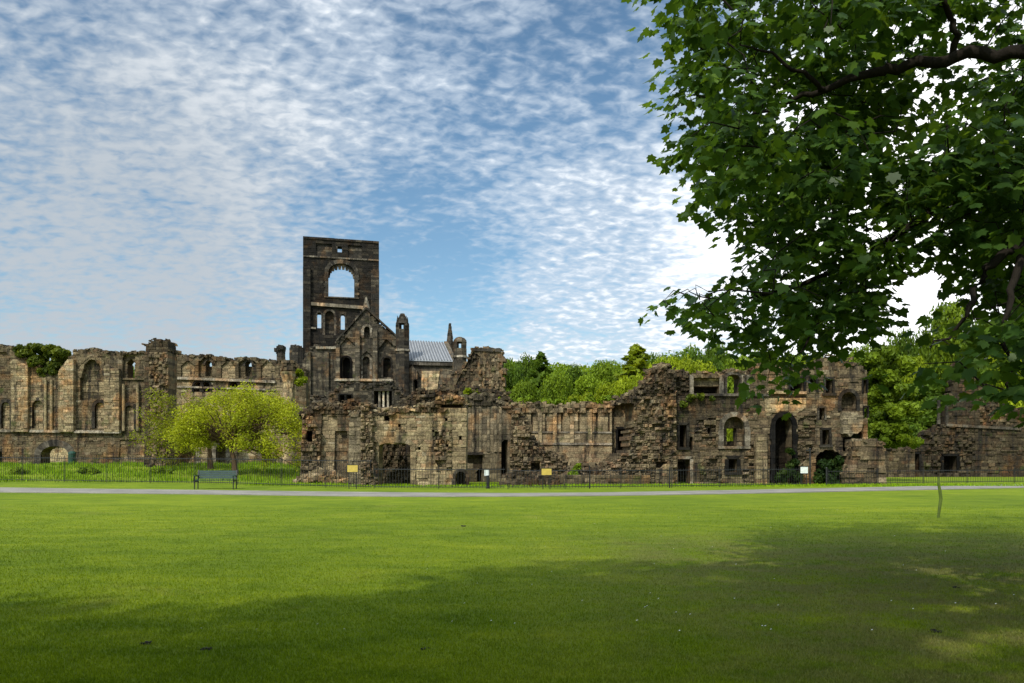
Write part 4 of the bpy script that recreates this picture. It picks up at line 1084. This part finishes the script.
for pts, rad in limbs:
    Lp = [p - Vector((TRK.x, TRK.y, g0)) for p in pts]
    P2, R2 = [], []
    for i in range(len(Lp) - 1):
        for q in range(4):
            f = q / 4; p = Lp[i].lerp(Lp[i + 1], f)
            if q: p = p + Vector((U(-1, 1), U(-1, 1), U(-1, 1))) * .04
            P2.append(p); R2.append(rad[i] + (rad[i + 1] - rad[i]) * f)
    P2.append(Lp[-1]); R2.append(rad[-1])
    tw.tube([tuple(p) for p in P2], R2, 8)
    nodes += [p for p in P2 if p.z > 2.2]
tw.build('trunk', M['barkdark'], maple, True)
cl = []
tries = 0
def clump(p): return math.sin(p.x * 1.9 + 1.3 * math.sin(p.z * 1.4)) + math.sin(p.z * 2.3 + p.y * 1.1) + math.sin(p.y * 1.7 + p.x * .9)
while len(cl) < 780 and tries < 90000:      # part of the crown inside the view
    tries += 1
    px, py = U(640, 1060), U(-60, 452)
    if not in_poly(MASK, px, py) or any(in_poly(h, px, py) for h in HOLES): continue
    tip = px < 775 and py > 262
    if not tip and not in_poly(MASK, px - 17, py): continue
    if not tip and px < 860 and not in_poly(MASK, px, py + 7): continue
    Yc = U(8.0, 11.8)
    if px > 790 and 40 < py < 112: Yc = U(9.7, 12)
    if py > 300 and px > 880: Yc = U(6.8, 9)
    p = at(px, py, Yc)
    if clump(p) < -.75 and R() < .8: continue
    if px > 870 and py < 60 and R() < .5: continue
    if py > 325 and px > 880 and R() < .84: continue
    cl.append(p)
for q_ in ((662, 303), (671, 297), (684, 294), (690, 308), (700, 300), (712, 312), (722, 304), (736, 316), (728, 296), (745, 306), (748, 326)): cl.append(at(q_[0], q_[1], U(10.1, 10.7)))
nv = len(cl); tries = 0
while len(cl) < nv + 560 and tries < 200000:      # the rest of the crown
    tries += 1
    d = Vector((U(-1, 1), U(-1, 1), U(-1, 1)))
    if d.length > 1: continue
    p = Vector((9.6 + d.x * 9.0, 7.4 + d.y * 6.6, 8.2 + d.z * 6.2))
    if p.z < 3.2 or p.y < 1.0: continue
    v = vis(p)
    if v and -80 < v[0] < 1180 and v[1] > -130: continue
    if clump(p) < -.5: continue
    cl.append(p)
base = Vector((TRK.x, TRK.y, g0))
cl = [c - base for c in cl]
NP = np.array([tuple(n) for n in nodes])
order = sorted(range(len(cl)), key=lambda i: float(np.min(np.sum((NP - np.array(tuple(cl[i]))) ** 2, 1))))
tg = Acc(); dirs = {}
nl_ = [tuple(n) for n in nodes]; cnt = np.array(nl_)
for i in order:
    c = np.array(tuple(cl[i])); d = np.sum((cnt - c) ** 2, 1); j = int(np.argmin(d))
    a0 = Vector(cnt[j]); b0 = cl[i]; mid_ = a0.lerp(b0, .5) + Vector((U(-.1, .1), U(-.1, .1), U(.02, .14)))
    L_ = (b0 - a0).length; r0 = min(.03, .006 + .008 * L_)
    tg.tube([tuple(a0), tuple(mid_), tuple(b0)], [r0, r0 * .7, .004], 4)
    cnt = np.vstack([cnt, np.array([tuple(mid_), tuple(b0)])]); dirs[i] = (b0 - mid_).normalized()
tg.build('branches', M['barkdark'], maple)
# maple leaf outline (five lobes), stem at origin
half = [(0, 0), (.14, -.06), (.38, -.13), (.36, .06), (.62, .18), (.50, .34), (.53, .60), (.27, .56), (.18, .76), (0, 1.0)]
LEAF = np.array(half + [(-x, y) for x, y in reversed(half[1:-1])])
nL = len(LEAF)
Vs, Ts = [], []
for i, c in enumerate(cl):
    seen = i < nv
    m = random.randint(15, 22) if seen else random.randint(8, 11)
    rad = .34 if seen else .6
    if seen:
        q_ = vis(c + base)
        if q_[0] < 735 and q_[1] > 262: rad = .15; m = 7
    dr = dirs[i]; ctone = U(.15, .85)
    for _ in range(m):
        q = Vector((U(-1, 1), U(-1, 1), U(-.26, .2))) * rad; q.z -= q.length * .35
        o = c + q + dr * U(-.1, .3)
        sz = U(.085, .15) * (1 if seen else 1.9)
        h = U(0, 6.28); out_ = Vector((math.cos(h) * .6 + q.x * 2.2 + dr.x * .6, math.sin(h) * .6 + q.y * 2.2 + dr.y * .6, -U(.35, 1.15))).normalized()   # tip droops
        nrm = Vector((U(-.5, .5), U(-.5, .5), 1)).normalized(); side = out_.cross(nrm).normalized(); nrm = side.cross(out_)
        bend = U(-.12, .12)
        P = [(o + side * (x * sz) + out_ * (y * sz) + nrm * (sz * (bend * y * y - .25 * abs(x)))) for x, y in LEAF]
        Vs.append([tuple(p) for p in P]); Ts.append((min(1, max(0, ctone + random.gauss(0, .18))), R(), 0))
npmesh('leaves', np.array(Vs), nL, np.array(Ts), M['maple'], maple)

# trees behind the camera whose shade falls across the near lawn
def shade_tree(label, x, y, H, Rr):
    t = broadleaf('park_tree', 'dark', H, Rr, 30, 2700, .36, .45); t.location = (x, y, G(x, y)); tag(t, label, 'tree', 'park trees shading the near lawn')
shade_tree('park tree behind the viewer, farthest to the left, shading the near lawn', -15, -5.5, 17.5, 6)
shade_tree('park tree behind the viewer, second from the left, shading the near lawn', -8.5, -6, 17.5, 6)
shade_tree('park tree directly behind the viewer, shading the near lawn', -5.8, -4.6, 18.8, 5.2)

shade_tree('slender park tree just behind the viewer, shading the near lawn', -2.7, -3.2, 19, 4.6)

# ================================================================== furniture
# bench
bx = (217 - CX) / F * 38.6; t = empty('park_bench', (bx, 38.6, G(bx, 38.6)), label='dark green slatted park bench beside the path, before the railings', cat='bench')
a = Acc()
for i in range(4): a.box((-.95, -.42 + i * .11, .42), (.95, -.33 + i * .11, .45))
a.build('seat', M['bench'], t)
a = Acc()
for i in range(4): a.hexa([(-.95, .03 + i * .02, .50 + i * .1), (.95, .03 + i * .02, .50 + i * .1), (.95, .06 + i * .02, .50 + i * .1), (-.95, .06 + i * .02, .50 + i * .1), (-.95, .045 + i * .02, .59 + i * .1), (.95, .045 + i * .02, .59 + i * .1), (.95, .075 + i * .02, .59 + i * .1), (-.95, .075 + i * .02, .59 + i * .1)])
a.build('backrest', M['bench'], t)
for x in (-.93, .93):
    a = Acc(); a.box((x - .02, -.42, 0), (x + .02, -.38, .62)); a.box((x - .02, .0, 0), (x + .02, .04, .5)); a.hexa([(x - .03, .0, .5), (x + .03, .0, .5), (x + .03, .03, .5), (x - .03, .03, .5), (x - .03, .1, .92), (x + .03, .1, .92), (x + .03, .13, .92), (x - .03, .13, .92)])
    a.box((x - .03, -.36, .36), (x + .03, .0, .41)); a.build('leg', M['iron'], t)
    a = Acc(); a.box((x - .035, -.45, .62), (x + .035, .05, .66)); a.build('armrest', M['bench'], t)
# railings
def railing(label, pts, H, step=.145, r=.011, posts=2.6, top=True):
    W0 = [Vector(((px - CX) / F * Y, Y, 0)) for px, Y in pts]
    t = empty('iron_railings', (W0[0].x, W0[0].y, G(W0[0].x, W0[0].y)), label=label, cat='railings'); o = Vector(t.location)
    seg = []; L = 0
    for a_, b_ in zip(W0[:-1], W0[1:]): seg.append((L, a_, b_)); L += (b_ - a_).length
    def pos(s):
        for l0, a_, b_ in seg:
            ll = (b_ - a_).length
            if s <= l0 + ll + 1e-6: p = a_.lerp(b_, (s - l0) / ll); return Vector((p.x, p.y, G(p.x, p.y))) - o
        return Vector((b_.x, b_.y, G(b_.x, b_.y))) - o
    npn = int(L / posts)
    for k_ in range(npn):
        a = Acc(); s0 = L * k_ / npn; s1 = L * (k_ + 1) / npn; p0, p1 = pos(s0), pos(s1)
        for z in ((.1, H - .1)):
            a.tube([tuple(p0 + Vector((0, 0, z))), tuple(p1 + Vector((0, 0, z)))], [.017, .017], 4)
        nb = int((s1 - s0) / step)
        for q in range(nb):
            p = pos(s0 + (s1 - s0) * (q + .5) / nb); a.tube([tuple(p + Vector((0, 0, .04))), tuple(p + Vector((0, 0, H)))], [r, r * .8], 4)
        a.build('railing_panel', M['iron'], t)
        a = Acc(); p = p0; a.tube([tuple(p), tuple(p + Vector((0, 0, H + .06)))], [.018, .018], 6); a.build('post', M['iron'], t)
    return t
railing('tall black iron railings below the left wall and behind the green bench', [(-60, 46.5), (60, 45), (200, 43), (300, 40.8), (372, 39)], 1.45)
railing('black iron railings running past the doorway wall to the small pale upright sign', [(374, 38.9), (440, 38.4), (505, 38.6)], 1.05)
railing('low black iron railings between the second yellow sign and the tall sign post', [(508, 38.6), (600, 39), (700, 40.5), (806, 43)], .98)
railing('thin black railings at right between the thin post and the far right edge', [(828, 43.6), (900, 45), (960, 46.5), (1060, 48)], .85, .16, .009, 2.8)

# signs and posts
def sign(name, label, x0, x1, y0, y1, Y, mat, postx=None, postH=None, legs=2):
    xc = (x0 + x1) / 2; X = (xc - CX) / F * Y; g = G(X, Y); t = empty(name, (X, Y, g), label=label, cat='sign')
    w = (x1 - x0) / F * Y / 2; z1 = EH + (HY - y0) / F * Y - g; z0 = EH + (HY - y1) / F * Y - g
    a = Acc(); a.box((-w, -.02, z0), (w, .0, z1)); p = a.build('panel', M[mat], t)
    a = Acc(); e = .025
    for b in (((-w - e, -.03, z0 - e), (w + e, .01, z0 - .001)), ((-w - e, -.03, z1 + .001), (w + e, .01, z1 + e)), ((-w - e, -.03, z0), (-w - .001, .01, z1)), ((w + .001, -.03, z0), (w + e, .01, z1))): a.box(*b)
    a.build('frame', M['iron'], p)
    for x in ((-w * .7, w * .7) if legs == 2 else (0,)):
        a = Acc(); a.tube([(x, .035, 0), (x, .035, z1 - .02)], [.022, .022], 6); a.build('post', M['iron'], t)
    return t
sign('notice_sign', 'yellow rectangular sign on the railings in front of the narrow grey-green pier', 347.3, 357.8, 465, 472, 38.6, 'yellow')
sign('notice_sign', 'yellow rectangular sign above the low dark rubble, left of the panelled wall', 541.5, 551.5, 468.5, 475, 38.3, 'yellow')
sign('notice_sign', 'small pale upright sign before the smooth streaked wall with the dark slot', 484.3, 489, 469.8, 475.8, 39.5, 'white', legs=1)
sign('notice_sign', 'white square sign in front of the tall arch of the two-storey ruin', 800.3, 807.8, 466.8, 473.2, 42.5, 'white', legs=2)
def post(label, px, y0, Y, r, name='wooden_post', arm=False):
    X = (px - CX) / F * Y; g = G(X, Y); H = EH + (HY - y0) / F * Y - g
    a = Acc(); a.tube([(0, 0, 0), (0, 0, H)], [r, r * .85], 8); a.tube([(0, 0, H), (0, 0, H + .03)], [r * 1.15, r * .9], 8)
    if arm: a.box((-.22, -.03, H - .1), (.02, .03, H - .04))
    o = a.build(name, M['iron']); o.location = (X, Y, g); tag(o, label, 'post')
post('tall dark post with a short arm just right of the white square sign', 810, 449, 43, .045, 'sign_post', True)
post('short dark post in front of the bushy undercroft arch', 826.5, 468, 42.8, .05, 'iron_post')
post('squat dark bollard below the small pale upright sign', 488, 476, 39.2, .09, 'bollard')
post('thin dark post rising above the low railings, left of the rubble slope', 589.5, 466, 39.2, .03, 'iron_post')
post('thin dark post in the low railings in front of the rubble slope', 669.5, 468, 40, .03, 'iron_post')
# litter bin by the left archway
bx = (72 - CX) / F * 60; t = empty('litter_bin', (bx, 60, G(bx, 60)), label='dark green litter bin beside the left archway', cat='bin')
a = Acc(); a.tube([(0, 0, 0), (0, 0, .1), (0, 0, .78)], [.2, .24, .27], 12); a.build('body', M['bin'], t)
a = Acc(); a.tube([(0, 0, .80), (0, 0, .9), (0, 0, 1.02)], [.29, .28, .12], 12); a.build('lid', M['bin'], t)
# bent stem on the lawn at right
a = Acc(); Ys = 20.6; zc = lambda y: (521 - y) / F * Ys
a.tube([((x - 938) / F * Ys, 0, zc(y)) for x, y in ((938, 523), (939.5, 512), (941, 502), (940, 494), (938.5, 486), (938.5, 480))], [.03, .038, .042, .04, .034, .02], 7)
o = a.build('plant_stem', M['stem']); X = (938 - CX) / F * Ys; o.location = (X, Ys, G(X, Ys)); tag(o, 'single slightly bent olive-green stem standing on the lawn at right', 'plant')
# clods and fallen petals
for (px, py, s, lb) in ((146, 644, .03, 'dark clod of earth on the shaded lawn at lower left'), (205, 650, .028, 'flattened dark clod on the lawn, right of the lower left clod'), (934, 632, .035, 'black clod on the shaded lawn at lower right'), (463, 526, .035, 'tiny dark clod on the sunny lawn left of centre'), (425, 650, .022, 'small dark clod near the bottom centre of the lawn'), (955, 587, .03, 'dark clod on the shaded lawn, above the black one at lower right')):
    Y = EH * F / (py - HY); X = (px - CX) / F * Y; a = Acc()
    for _ in range(7): rock(a, (U(-1, 1) * s * 1.4, U(-1, 1) * s, U(0, .6) * s), s * U(.3, .7), rtone(.5))
    o = a.build('earth_clod', M['clod']); o.location = (X, Y, G(X, Y)); tag(o, lb, 'clod')
n = 110; X, Y = frustum_pts(n, 7, 30)
V = np.zeros((n, 4, 3)); z = gh(X, Y) + .032
for k_, (dx, dy) in enumerate(((-1, 0), (0, -1), (1, 0), (0, 1))): V[:, k_] = np.stack([X + dx * .009, Y + dy * .012, z + .004 * dx], 1)
tag(npmesh('fallen_petals', V, 4, np.random.rand(n, 3), M['petal']), 'tiny white petals and daisies scattered over the lawn', 'petals', kind='stuff')

# ================================================================== sky, sun, camera
to_sun = Vector((-.46, -.89, 0)).normalized(); EL = math.radians(47)
to_sun = Vector((to_sun.x * math.cos(EL), to_sun.y * math.cos(EL), math.sin(EL)))
sd = bpy.data.lights.new('sun', 'SUN'); sd.energy = 2.9; sd.angle = math.radians(.8); sd.color = (1, .95, .86)
so = bpy.data.objects.new('sun', sd); COL.objects.link(so); so.rotation_euler = to_sun.to_track_quat('Z', 'Y').to_euler(); so.location = (-20, -30, 60)
world = bpy.data.worlds.new('World'); scene.world = world; world.use_nodes = True
nt = world.node_tree; nt.nodes.clear(); k = NT(nt)
sky = nt.nodes.new('ShaderNodeTexSky'); sky.sky_type = 'NISHITA'; sky.sun_disc = False; sky.sun_elevation = EL
sky.sun_rotation = math.atan2(to_sun.x, to_sun.y); sky.air_density = 1.0; sky.dust_density = .6; sky.ozone_density = 2.5
tc = nt.nodes.new('ShaderNodeTexCoord'); D = tc.outputs['Generated']
sx = nt.nodes.new('ShaderNodeSeparateXYZ'); k.l(D, sx.inputs[0])
den = k.math('ADD', k.math('MAXIMUM', sx.outputs[2], 0.0), .26)
pxn = k.math('DIVIDE', sx.outputs[0], den); pyn = k.math('DIVIDE', sx.outputs[1], den)
cb = nt.nodes.new('ShaderNodeCombineXYZ'); k.l(pxn, cb.inputs[0]); k.l(pyn, cb.inputs[1]); P = cb.outputs[0]
rotm = nt.nodes.new('ShaderNodeMapping'); rotm.inputs['Rotation'].default_value = (0, 0, math.radians(-24)); rotm.inputs['Scale'].default_value = (1.0, 1.35, 1); k.l(P, rotm.inputs[0]); PR = rotm.outputs[0]
n1 = k.noise(PR, 30, 3, .5, .3); n2 = k.noise(PR, 6.5, 4, .6, .5); n3 = k.noise(P, 1.8, 3, .5, .3)
def blob(px, py, r0, r1):
    d = Vector(((px - CX) / F, 1, (HY - py) / F)).normalized()
    nd = nt.nodes.new('ShaderNodeVectorMath'); nd.operation = 'DISTANCE'; k.l(D, nd.inputs[0]); nd.inputs[1].default_value = d
    return k.rng(nd.outputs['Value'], r0, r1, 1, 0)
def addm(a, b, f): return k.math('ADD', a, k.math('MULTIPLY', b, f))
cov = addm(k.math('MULTIPLY', n1, .85), n2, .68)
cov = addm(cov, n3, .62)
cov = k.math('SUBTRACT', cov, .085)
cov = addm(cov, blob(425, 262, .01, .16), -.24)
cov = addm(cov, blob(345, 205, .02, .12), -.14)
cov = addm(cov, blob(475, 290, .02, .12), -.12)
cov = addm(cov, blob(590, 60, .05, .30), -.12)
cov = addm(cov, blob(20, 60, .05, .3), -.06)
cov = addm(cov, blob(640, 290, .05, .25), .16)
cov = addm(cov, blob(920, 220, .08, .36), .34)
cov = addm(cov, blob(80, 330, .1, .42), .12)
cov = addm(cov, blob(270, 90, .03, .25), .10)
dens = k.rng(cov, .68, 1.28)
ccol = k.mix(k.rng(cov, 1.05, 1.45), (.50, .57, .65), (.90, .92, .94))
ccol = k.mix(blob(80, 300, .1, .5), ccol, (.385, .425, .465))
ccol = k.mix(blob(930, 200, .08, .34), ccol, (1.25, 1.25, 1.25))
bg1 = nt.nodes.new('ShaderNodeBackground'); k.l(k.mix(1.0, sky.outputs[0], (.88, 1.02, .98), 'MULTIPLY'), bg1.inputs[0]); bg1.inputs[1].default_value = .105
# unseen cloud brightened overhead and round the sun, added as soft fill for shade
gl = nt.nodes.new('ShaderNodeVectorMath'); gl.operation = 'DISTANCE'; k.l(D, gl.inputs[0]); gl.inputs[1].default_value = to_sun
fill_glow = k.math('POWER', k.rng(gl.outputs['Value'], 0, 1.15, 1, 0), 2.0)
gain = k.math('ADD', k.math('ADD', 1.0, k.math('MULTIPLY', k.rng(sx.outputs[2], .52, .85), 1.5)), k.math('MULTIPLY', fill_glow, 7.5))
gc = nt.nodes.new('ShaderNodeCombineColor')
for i_ in range(3): k.l(gain, gc.inputs[i_])
ccol = k.mix(1.0, ccol, gc.outputs[0], 'MULTIPLY')
bg2 = nt.nodes.new('ShaderNodeBackground'); k.l(ccol, bg2.inputs[0]); bg2.inputs[1].default_value = 1.08
ms = nt.nodes.new('ShaderNodeMixShader'); k.l(k.math('MULTIPLY', dens, .95), ms.inputs[0]); k.l(bg1.outputs[0], ms.inputs[1]); k.l(bg2.outputs[0], ms.inputs[2])
wo = nt.nodes.new('ShaderNodeOutputWorld'); k.l(ms.outputs[0], wo.inputs[0])

cd = bpy.data.cameras.new('camera'); co_ = bpy.data.objects.new('camera', cd); COL.objects.link(co_)
co_.location = (0, 0, EH); co_.rotation_euler = (math.radians(90), 0, 0)
cd.sensor_width = 36; cd.lens = 36 * F / 1024; cd.shift_y = (HY - 341.5) / 1024; cd.clip_end = 5000; cd.clip_start = .05
scene.camera = co_
scene.view_settings.view_transform = 'Standard'; scene.view_settings.look = 'None'; scene.view_settings.exposure = .34; scene.view_settings.gamma = 1
scene.render.resolution_x = 1024; scene.render.resolution_y = 683
scene.cycles.max_bounces = 8; scene.cycles.transparent_max_bounces = 8
